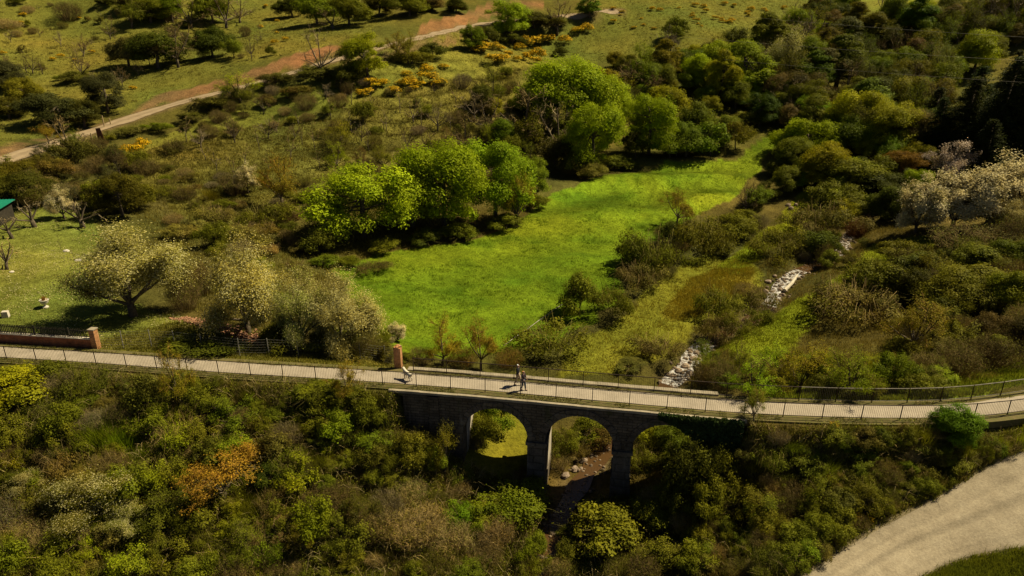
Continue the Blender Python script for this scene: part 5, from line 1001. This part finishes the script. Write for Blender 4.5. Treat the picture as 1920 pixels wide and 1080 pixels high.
fill([(890, 200), (1010, 180), (1290, 90), (1470, 130), (1430, 195), (1330, 230), (1300, 295), (1180, 300), (1010, 320), (920, 270)], 46, 3.6, [('tree', 6), ('bush', 2), ('sparse', 1)], (4, 8), (.75, 1.0), ['green', 'olive', 'bright', 'yellow', 'olive', 'dkgreen'], 33)
fill([(-40, 715), (330, 722), (740, 752), (860, 800), (830, 900), (700, 960), (640, 1110), (-60, 1110)], 230, 1.05, [('bush', 5), ('bramble', 4), ('scrub', 2.4), ('sparse', 1.2), ('grassclump', .6)], (1.1, 3.4), (.5, .95), FG, 1)
fill([(700, 940), (850, 930), (1000, 1000), (1250, 980), (1480, 1090), (640, 1110)], 34, 1.3, [('bush', 3), ('bramble', 2), ('scrub', 3), ('grassclump', 2)], (1.2, 2.8), (.5, .9), ['olive', 'straw', 'brown', 'olive', 'green'], 2)
fill([(1230, 800), (1420, 792), (1720, 800), (1930, 790), (1930, 850), (1700, 985), (1540, 1085), (1330, 1090), (1230, 960)], 150, .85, [('bush', 5), ('bramble', 3), ('scrub', 2), ('grassclump', 1)], (1.2, 2.7), (.5, .9), ['dkgreen', 'olive', 'olive', 'green', 'brown', 'olive'], 3)
fill([(1640, 795), (1700, 792), (1830, 792), (1935, 780), (1935, 868), (1780, 935), (1640, 860)], 34, .8, [('bush', 3), ('bramble', 3), ('scrub', 2), ('grassclump', 3)], (.7, 1.5), (.5, .9), ['olive', 'green', 'brown', 'olive', 'yellow'], 21)
fill([(1480, 50), (1600, 70), (1930, 20), (1930, 120), (1790, 150), (1730, 300), (1640, 300), (1480, 250), (1400, 180)], 120, 3.7, [('tree', 6), ('bare', 1.6), ('sparse', 2), ('tall', 1)], (6, 10.5), (.75, 1.0), ['olive', 'olive', 'olive', 'yellow', 'brown', 'olive', 'dkgreen', 'green'], 4)
fill([(1530, 5), (1600, 20), (1740, 40), (1840, 10), (1930, 0), (1930, 60), (1500, 75)], 24, 5, [('tree', 4), ('bare', 1.5), ('bush', 2)], (4, 8), (.6, .9), ['olive', 'dkgreen', 'green', 'brown'], 5)
fill([(1250, 70), (1480, 60), (1480, 240), (1170, 240), (1150, 130)], 26, 5.0, [('tree', 4), ('bare', 2), ('sparse', 2), ('bush', 2)], (4.5, 8), (.7, 1.0), ['olive', 'green', 'dkgreen', 'ochre', 'brown'], 6)
fill([(620, 260), (760, 280), (960, 250), (1000, 330), (950, 380), (760, 350), (620, 330)], 34, 3.2, [('bush', 3), ('scrub', 3), ('bare', 2), ('sparse', 2)], (2.6, 5.5), (.6, 1.0), ['olive', 'brown', 'dkbrown', 'olive', 'yellow'], 7)
fill([(290, 330), (430, 330), (600, 340), (600, 480), (520, 560), (400, 570), (330, 440)], 60, 2.2, [('bramble', 5), ('bush', 2), ('scrub', 3), ('grassclump', 1)], (1.8, 4.0), (.4, .7), ['olive', 'brown', 'dkbrown', 'olive', 'straw'], 8)
fill([(1600, 480), (1930, 450), (1930, 680), (1700, 720), (1640, 640), (1600, 600)], 48, 2.4, [('bush', 4), ('bramble', 3), ('scrub', 3), ('tree', 1)], (2.2, 4.6), (.5, .85), ['dkgreen', 'olive', 'brown', 'dkbrown', 'olive'], 9)
fill([(1470, 335), (1510, 275), (1720, 300), (1730, 420), (1600, 440), (1520, 400)], 22, 3.4, [('tree', 3), ('bush', 3)], (3.5, 6), (.65, .95), ['olive', 'green', 'dkgreen', 'yellow'], 10)
fill([(1280, 690), (1420, 690), (1720, 700), (1800, 735), (1350, 735)], 30, 1.6, [('scrub', 1), ('bush', 3), ('sparse', 3)], (1.6, 3.2), (.5, .9), ['olive', 'yellow', 'yellow', 'olive', 'green'], 11)
fill([(560, 560), (660, 575), (740, 660), (680, 675), (560, 650), (480, 600)], 16, 1.9, [('bush', 3), ('scrub', 2)], (1.6, 3), (.5, .9), ['olive', 'green', 'pale'], 12)
fill([(0, 330), (200, 260), (280, 320), (260, 400), (120, 395), (0, 380)], 34, 3.0, [('bush', 3), ('scrub', 3), ('bramble', 2), ('sparse', 1)], (2.5, 5), (.5, .8), ['olive', 'brown', 'dkbrown', 'greygreen', 'green'], 13)
fill([(480, 170), (660, 130), (700, 160), (640, 190), (480, 220), (330, 255), (330, 235)], 16, 2.5, [('bush', 3), ('scrub', 2), ('bare', 1)], (2.0, 4), (.5, .8), ['dkbrown', 'olive', 'brown', 'dkgreen'], 14)
fill([(1180, 440), (1260, 440), (1330, 430), (1400, 400), (1430, 340), (1460, 360), (1420, 440), (1320, 500), (1200, 560)], 20, 2.4, [('bramble', 3), ('bush', 3), ('scrub', 2)], (2.0, 4), (.5, .8), ['olive', 'brown', 'dkgreen', 'olive'], 15)
fill([(1480, 470), (1560, 420), (1640, 440), (1600, 520), (1540, 520)], 12, 2.0, [('bramble', 3), ('scrub', 2), ('bush', 2)], (1.6, 3), (.4, .8), ['olive', 'brown', 'dkgreen'], 16)
# ------------------------------------------------------------------ ivy over the right end of the bridge
mb = MB(); n = 5200; s0, s1 = s_at(1232, -1), SB1+.2
s = rng.uniform(0, 1, n)**.8*(s1-s0)+s0; depth = (.35+3.6*((s-s0)/(s1-s0))**1.1)*(.75+.5*vnoise(s*3, s*0, 1, 9)); z = .12-depth*rng.random(n)**1.1
P = pt(s, OFN-.1-.22*rng.random(n)-.1*vnoise(s, z, .5, 3), z); ok = [zin(a) is None or b > zin(a)-.35 for a, b in zip(s, z)]; P = P[ok]; n = len(P)
leaves(mb, P, np.array([-.1, -.8, .45])+rng.normal(0, .4, (n, 3)), .17*rng.uniform(.6, 1.3, n), .8)
o = mb.obj('ivy', M_leaf, attr=True); o.color = (.045, .075, .022, 1); tag(o, 'dark ivy curtain hanging over the right end of the bridge', 'ivy')
# ------------------------------------------------------------------ grass and weeds (stuff)
def grass(name, label, poly, n, h, w, col, seed, per=6, spread=.14, keep=None, lean=.6, clump=3.0, thr=.0):
    g = np.random.default_rng(seed); pl = poly; lo, hi = pl.min(0), pl.max(0); m = int(n*1.0)
    q = g.uniform(lo, hi, (m*3, 2)); q = q[inpoly(q[:, 0], q[:, 1], pl)]; q = q[vnoise(q[:, 0], q[:, 1], clump, seed) > thr][:m]
    if keep is not None: q = q[keep(q)]
    q = np.repeat(q, per, 0)+g.normal(0, spread, (len(q)*per, 2)); P = np.c_[q, terr(q[:, 0], q[:, 1])-.02]; hh = h*g.uniform(.5, 1.3, len(P))*(.6+.8*vnoise(q[:, 0], q[:, 1], 2.2, seed+1))
    mb = MB(); blades(mb, P, hh, w, lean, 0, g); o = mb.obj(name, M_leaf, attr=True); o.color = (*col, 1); tag(o, label, 'grass', kind='stuff'); return o
M_tus = foliage_mat('tussock', 0, .5, 1.5, (1, 1, 1), .9)
def tussocks(polys, n, seed, label):
    g = np.random.default_rng(seed); mb = MB()
    for nm in polys:
        pl = POLY[nm]; q = g.uniform(pl.min(0), pl.max(0), (n*4, 2)); q = q[inpoly(q[:, 0], q[:, 1], pl)]; q = q[vnoise(q[:, 0], q[:, 1], 9, seed)*.6+vnoise(q[:, 0], q[:, 1], 2.5, seed)*.4 > .5][:n]; q = q[dist_line(q[:, 0], q[:, 1], TRK[:, :2])[0] > 2.2]
        sz = g.uniform(.25, .95, len(q))**1.3; q = np.repeat(q, 26, 0); z = np.repeat(sz, 26); d = rdirs(len(q), g, -.1); P = np.c_[q, terr(q[:, 0], q[:, 1])]+d*z[:, None]*[1, 1, .55]
        leaves(mb, P, d+g.normal(0, .5, d.shape), .22*g.uniform(.6, 1.3, len(q)), .5, 0, np.clip(np.repeat(g.random(len(q)//26), 26)*.8+g.random(len(q))*.2, 0, 1), g)
    o = mb.obj('tussocks', M_tus, attr=True); o.color = (.10, .078, .02, 1); return tag(o, label, 'tussocks', kind='stuff')
tussocks(('hill', 'hill2'), 520, 81, 'dark low heather tussocks dotted over the upper hillside grass'); tussocks(('orchard',), 260, 82, 'brown tussocks dotted over the old orchard slope')
off_road = lambda q: (dist_line(q[:, 0], q[:, 1], RG.reshape(-1, 3)[:, :2])[0] > .16+.22*vnoise(q[:, 0], q[:, 1], .8, 4)**2) & (dist_line(q[:, 0], q[:, 1], TRK[:, :2])[0] > 1.5) & (dist_line(q[:, 0], q[:, 1], ST[:, :2])[0] > 1.1)
def off_grass(q):
    k = off_path(q)
    for nm in ('ochre', 'olive', 'bank', 'glade', 'meadow', 'orchard', 'lawn', 'verge', 'arch'): k &= ~inpoly(q[:, 0], q[:, 1], POLY[nm])
    return k
def off_path(q):
    d, i = dist_line(q[:, 0], q[:, 1], NL); sg = (q[:, 0]-NL[i, 0])*NN[i, 0]+(q[:, 1]-NL[i, 1])*NN[i, 1]
    return ((sg < -.95) | (sg > 2.5) | (d > 15)) & off_road(q)
grass('meadow_grass', 'vivid green meadow grass beyond the bridge', POLY['meadow'], 22000, .13, .045, (.158, .222, .010), 31, 5, .13)
grass('meadow_grass', 'darker tufts standing in the vivid green meadow', POLY['meadow'], 5200, .24, .05, (.10, .17, .008), 33, 9, .2, None, .6, 2.2, .58)
grass('lawn_grass', 'short mown grass of the garden lawn', POLY['lawn'], 16000, .10, .04, (.20, .215, .032), 35, 4, .12)
lw = POLY['lawn']; mb = MB(); q = rng.uniform(lw.min(0), lw.max(0), (30000, 2)); q = q[inpoly(q[:, 0], q[:, 1], lw)]; q = q[vnoise(q[:, 0], q[:, 1], 3.5, 61)*.6+vnoise(q[:, 0], q[:, 1], .9, 62)*.4 > .50][:6500]
leaves(mb, np.c_[q, terr(q[:, 0], q[:, 1])+.09], np.array([0, 0, 1])+rng.normal(0, .25, (len(q), 3)), .085, .9); o = mb.obj('lawn_daisies', M_white, attr=True); tag(o, 'white daisies sprinkled all over the garden lawn', 'daisies', kind='stuff')
for nm, n_, h_, c_ in (('verge', 4000, .22, (.19, .18, .03)), ('ochre', 3500, .25, (.27, .215, .02)), ('olive', 3500, .22, (.22, .19, .018)), ('bank', 6500, .22, (.17, .19, .012)), ('glade', 5500, .25, (.19, .20, .012)), ('orchard', 15000, .30, (.155, .138, .024)), ('hill', 15000, .26, (.18, .165, .026)), ('hill2', 15000, .28, (.17, .16, .024)), ('railside', 3200, .32, (.18, .215, .016)), ('clear', 700, .3, (.2, .19, .02))):
    lb = dict(verge='grass of the verge between path and garden', ochre='dry ochre grass on the flat left of the stream', olive='olive grass sloping to the far railing', bank='olive green grass strip on the right bank of the stream', glade='green grass lane winding left of the stream', orchard='tussocky grass on the old orchard slope', hill='olive grass of the upper left hillside', hill2='olive grass with broom below the upper track', railside='fresh grass along the outside of the far railing', clear='grass of the small clearing among the trees')[nm]
    grass('wild_grass', lb, POLY[nm], n_, h_, .06 if h_ < .26 else .09, c_, 40+n_ % 97, 5, .2, off_path)
NEARP = hits([(-80, 700), (740, 745), (860, 790), (1100, 960), (1230, 820), (1400, 790), (1720, 796), (1940, 785), (1940, 870), (1500, 1110), (900, 1110), (-80, 1110)])[:, :2]
grass('undergrowth', 'olive green undergrowth beneath the near thickets', NEARP, 30000, .42, .05, (.135, .135, .014), 51, 6, .16, off_path, .8)
grass('dry_grass', 'straw coloured dry grass between the near shrubs', NEARP, 15000, .55, .035, (.28, .225, .07), 52, 6, .13, off_path, .8, 3.2, .5)
MIDP = hits([(200, 320), (620, 260), (960, 250), (1000, 400), (660, 500), (560, 650), (330, 580), (260, 420)])[:, :2]
grass('dry_grass', 'dry brownish grass between bushes left of the meadow', MIDP, 15000, .40, .06, (.19, .165, .03), 53, 5, .2, off_grass)
RP = hits([(1280, 700), (1400, 470), (1600, 400), (1760, 440), (1935, 440), (1935, 690), (1760, 740), (1300, 728)])[:, :2]
grass('dry_grass', 'dry brown grass on the stream banks right of the bridge', RP, 15000, .38, .05, (.18, .145, .03), 54, 5, .18, off_grass)
BNK = np.array([pt(s_of_x(x), o)[:2] for x, o in ((21, -.9), (27, -.9), (33, -.9), (38, -.9), (42, -.9), (42, -3.4), (36, -3.4), (32, -4.5), (26, -6), (20, -4))])
grass('verge_grass', 'bright grass on the bank between railing and gravel road', BNK, 6500, .34, .04, (.20, .205, .02), 56, 7, .14, off_path)
TRI = hits([(1730, 1078), (1790, 1050), (1860, 1035), (1940, 1030), (1960, 1110), (1700, 1110)])[:, :2]
grass('verge_grass', 'green grass wedge at the lower right corner', TRI, 2600, .3, .035, (.17, .19, .016), 55, 8, .12, off_road)
mb = MB(); g2 = np.random.default_rng(77); q = g2.uniform(NEARP.min(0), NEARP.max(0), (190000, 2)); q = q[inpoly(q[:, 0], q[:, 1], NEARP)]; q = q[vnoise(q[:, 0], q[:, 1], 1.6, 21) > .34]; q = q[off_path(q) & ~inpoly(q[:, 0], q[:, 1], POLY['arch'])][:62000]
mound = vnoise(q[:, 0], q[:, 1], 1.5, 23)*.75+vnoise(q[:, 0], q[:, 1], .5, 24)*.35; P = np.c_[q, terr(q[:, 0], q[:, 1])+mound*g2.uniform(.35, 1.15, len(q))]; leaves(mb, P, g2.normal(0, .7, P.shape)+[0, -.2, .7], .115*g2.uniform(.6, 1.4, len(q)), .55, 0, None, g2)
o = mb.obj('ground_cover', M_shrub, attr=True); o.color = (.14, .15, .010, 1); tag(o, 'low leafy tangle covering the ground between the near shrubs', 'ground cover', kind='stuff')
mb = MB(); k_ = g2.choice(len(P), 8000); b0 = P[k_]; an = g2.random(8000)*2*PI; L0 = g2.uniform(.4, 1.3, 8000); m0 = b0+np.c_[np.cos(an)*L0*.4, np.sin(an)*L0*.4, L0*.5]; e0 = m0+np.c_[np.cos(an)*L0*.6, np.sin(an)*L0*.6, L0*g2.uniform(-.3, .35, 8000)]; ribbons(mb, b0, m0, e0, .018, 0, None, g2)
o = mb.obj('dead_canes', M_twig, attr=True); o.color = (.33, .265, .12, 1); tag(o, 'pale dead canes sticking out of the near thickets', 'dead canes', kind='stuff')
# weeds along both railings, and leaf litter on the verges
mb = MB(); sA, sB = s_of_x(-45), s_of_x(46); n = 9000
for o0, o1, nn, hh in ((-.60, .18, 8200, .17), (1.72, 2.12, 5200, .20), (2.45, 3.1, 3600, .35), (-1.6, -.85, 6000, .32)):
    s = rng.uniform(sA, sB, nn); s = s[vnoise(s, s*0, 1.1, int(o0*10) % 50)*.6+vnoise(s, s*0, 5, 2)*.4 > .42]; P = pt(s, rng.uniform(o0, o1, len(s)), -.02)
    if o0 in (-1.6, 2.45): P = P[(s < SB0-.8) | (s > SB1+.8)]; P[:, 2] = terr(P[:, 0], P[:, 1])
    blades(mb, P, hh*rng.uniform(.4, 1.4, len(P)), .035, .7)
o = mb.obj('path_weeds', M_leaf, attr=True); o.color = (.15, .15, .022, 1); tag(o, 'weeds growing along both edges of the path', 'weeds', kind='stuff')
# ------------------------------------------------------------------ labels: the look, then the place
AREASL = [ # phrase, x0, x1, y0, y1 (photograph pixels), columns, rows
 ('thicket', None), ]
def pathy(x): return np.interp(x, [p[0] for p in NPX], [p[1] for p in NPX])
REG = [('at the upper left edge hillside', -400, 190, -200, 250), ('among hilltop trees upper left', 190, 470, -200, 62), ('on the hillside above the track', 190, 520, 62, 260), ('in the hilltop row', 470, 900, -200, 62), ('along the dirt track', 480, 870, 62, 135), ('at the upper track end', 870, 1120, -200, 110), ('on the broom slope', 480, 1120, 110, 205), ('on the top grassland', 1110, 1570, -200, 62),
 ('on the old orchard slope', 290, 960, 205, 300), ('below the dirt track left', -400, 290, 250, 350), ('behind the garden lawn', -400, 290, 350, 420), ('on the garden lawn', -400, 200, 420, 660), ('on the slope beside the lawn', 290, 640, 300, 560), ('above the meadow tree row', 640, 1030, 205, 400), ('by the left meadow end', 560, 1030, 400, 540), ('behind the wire fence', 200, 760, 540, 700), ('behind the far railing by the meadow', 760, 1180, 570, 760), ('behind the meadow far edge', 1030, 1300, 62, 345), ('around the grassy clearing', 1300, 1470, 62, 345),
 ('at the very top right', 1570, 2400, -200, 50), ('in the upper right wood', 1470, 1700, 50, 250), ('in the wood under the cables', 1700, 2400, 50, 330), ('above the upper stream', 1440, 1700, 250, 440), ('around the white trees', 1700, 2400, 330, 480), ('along the meadow right edge', 1100, 1440, 345, 570), ('beside the stream', 1180, 1620, 440, 690), ('on the right bank', 1500, 2400, 440, 690), ('behind the railing past the stream', 1180, 2400, 640, 800)]
NEARC = [(190, 'below the brick wall'), (330, 'left of the thin sapling'), (520, 'below the rubble'), (700, 'below the wire fence'), (880, 'left of the arches'), (1180, 'in front of the arches'), (1420, 'below the ivy'), (1600, 'on the bank below the railing'), (9999, 'beside the gravel road')]
NEARR = [(.16, 'just under the path'), (.36, 'high on the slope'), (.58, 'midway down the slope'), (.80, 'low on the slope'), (9, 'at the bottom edge')]
ORD = ['', 'second', 'third', 'fourth', 'fifth', 'sixth', 'seventh', 'eighth', 'ninth', 'tenth', 'eleventh', 'twelfth', 'thirteenth', 'fourteenth', 'fifteenth']
keys = {}
for p in PLANTS:
    if p['label']: p['o']['label'] = p['label']; p['grp'] = None; continue
    x, y = p['px'], p['py']; ns = NOUN[p['kind']]; sz = '' 
    if p['kind'] in ('bush', 'shrub', 'bramble', 'scrub', 'tree', 'roundtree', 'bare', 'sparse'):
        big = dict(bush=(1.5, 2.6), shrub=(1.6, 2.8), bramble=(1.1, 2.0), scrub=(1.5, 2.6), tree=(5, 8.5), roundtree=(4, 7), bare=(4.5, 8), sparse=(3, 6))[p['kind']]; sz = 'small ' if p['h'] < big[0] else 'big ' if p['h'] > big[1] else ''
    if y > pathy(x)+6 and y > 690 and (x < 1290 or y > 792 or True) and y > pathy(x)+6:
        f = (y-pathy(x))/(1080-pathy(x)); a = next(c for l, c in NEARC if x < l); b = next(c for l, c in NEARR if f < l); gz = 'near thicket'
    else:
        r = next((r for r in REG if r[1] <= x < r[2] and r[3] <= y < r[4]), None)
        if r is None: a, b = ('left', 'mid')[0] and 'behind the path', 'far side'; gz = 'valley'
        else:
            u, v = (x-max(r[1], 0))/(min(r[2], 1920)-max(r[1], 0)), (y-max(r[3], 0))/(r[4]-max(r[3], 0)); a = r[0]; b = ('far' if v < .34 else 'middle' if v < .67 else 'near')+' '+('left' if u < .34 else 'centre' if u < .67 else 'right'); gz = r[0]
    p['grp'] = gz; keys.setdefault((sz+p['look'], a, b), []).append(p)
seen = set(p['label'] for p in PLANTS if p['label'])
for (lk, a, b), ps in keys.items():
    ps.sort(key=lambda p: p['px'])
    for i, p in enumerate(ps):
        if len(ps) == 1: lb = f'{lk} {a}, {b}'
        elif i == 0: lb = f'leftmost {lk} {a}, {b}'
        else: lb = f'{ORD[min(i, 14)]} {lk} from the left {a}, {b}'
        lb = lb if len(lb.split()) <= 16 else lb.replace(' from the left', ' from left')
        for w_ in ('leafy ', 'twiggy ', 'wispy ', 'sparse ', 'small ', 'big '):
            if len(lb.split()) > 16 or lb in seen: lb = lb.replace(w_, '', 1) if len(lb.split()) > 16 else lb
        if len(lb.split()) > 16: lb = lb.replace(' the ', ' ', 1)
        if len(lb.split()) > 16: lb = lb.replace(' the ', ' ')
        seen.add(lb); p['o']['label'] = lb; p['o']['group'] = f"{NOUN[p['kind']]}s {p['grp']}" if NOUN[p['kind']] != 'bush' else f"bushes {p['grp']}"
bl = {}
for o in list(COL.objects):
    if o.name.startswith('boulder'): bl.setdefault(o['_w'], []).append(o)
for wname, os_ in bl.items():
    os_.sort(key=lambda o: o['_px'])
    for i, o in enumerate(os_):
        o['label'] = (f'leftmost brown boulder {wname}' if i == 0 else f'{ORD[min(i, 14)]} brown boulder from the left {wname}')
        for k_ in ('_w', '_px', '_py'): del o[k_]
print('plants', len(PLANTS))
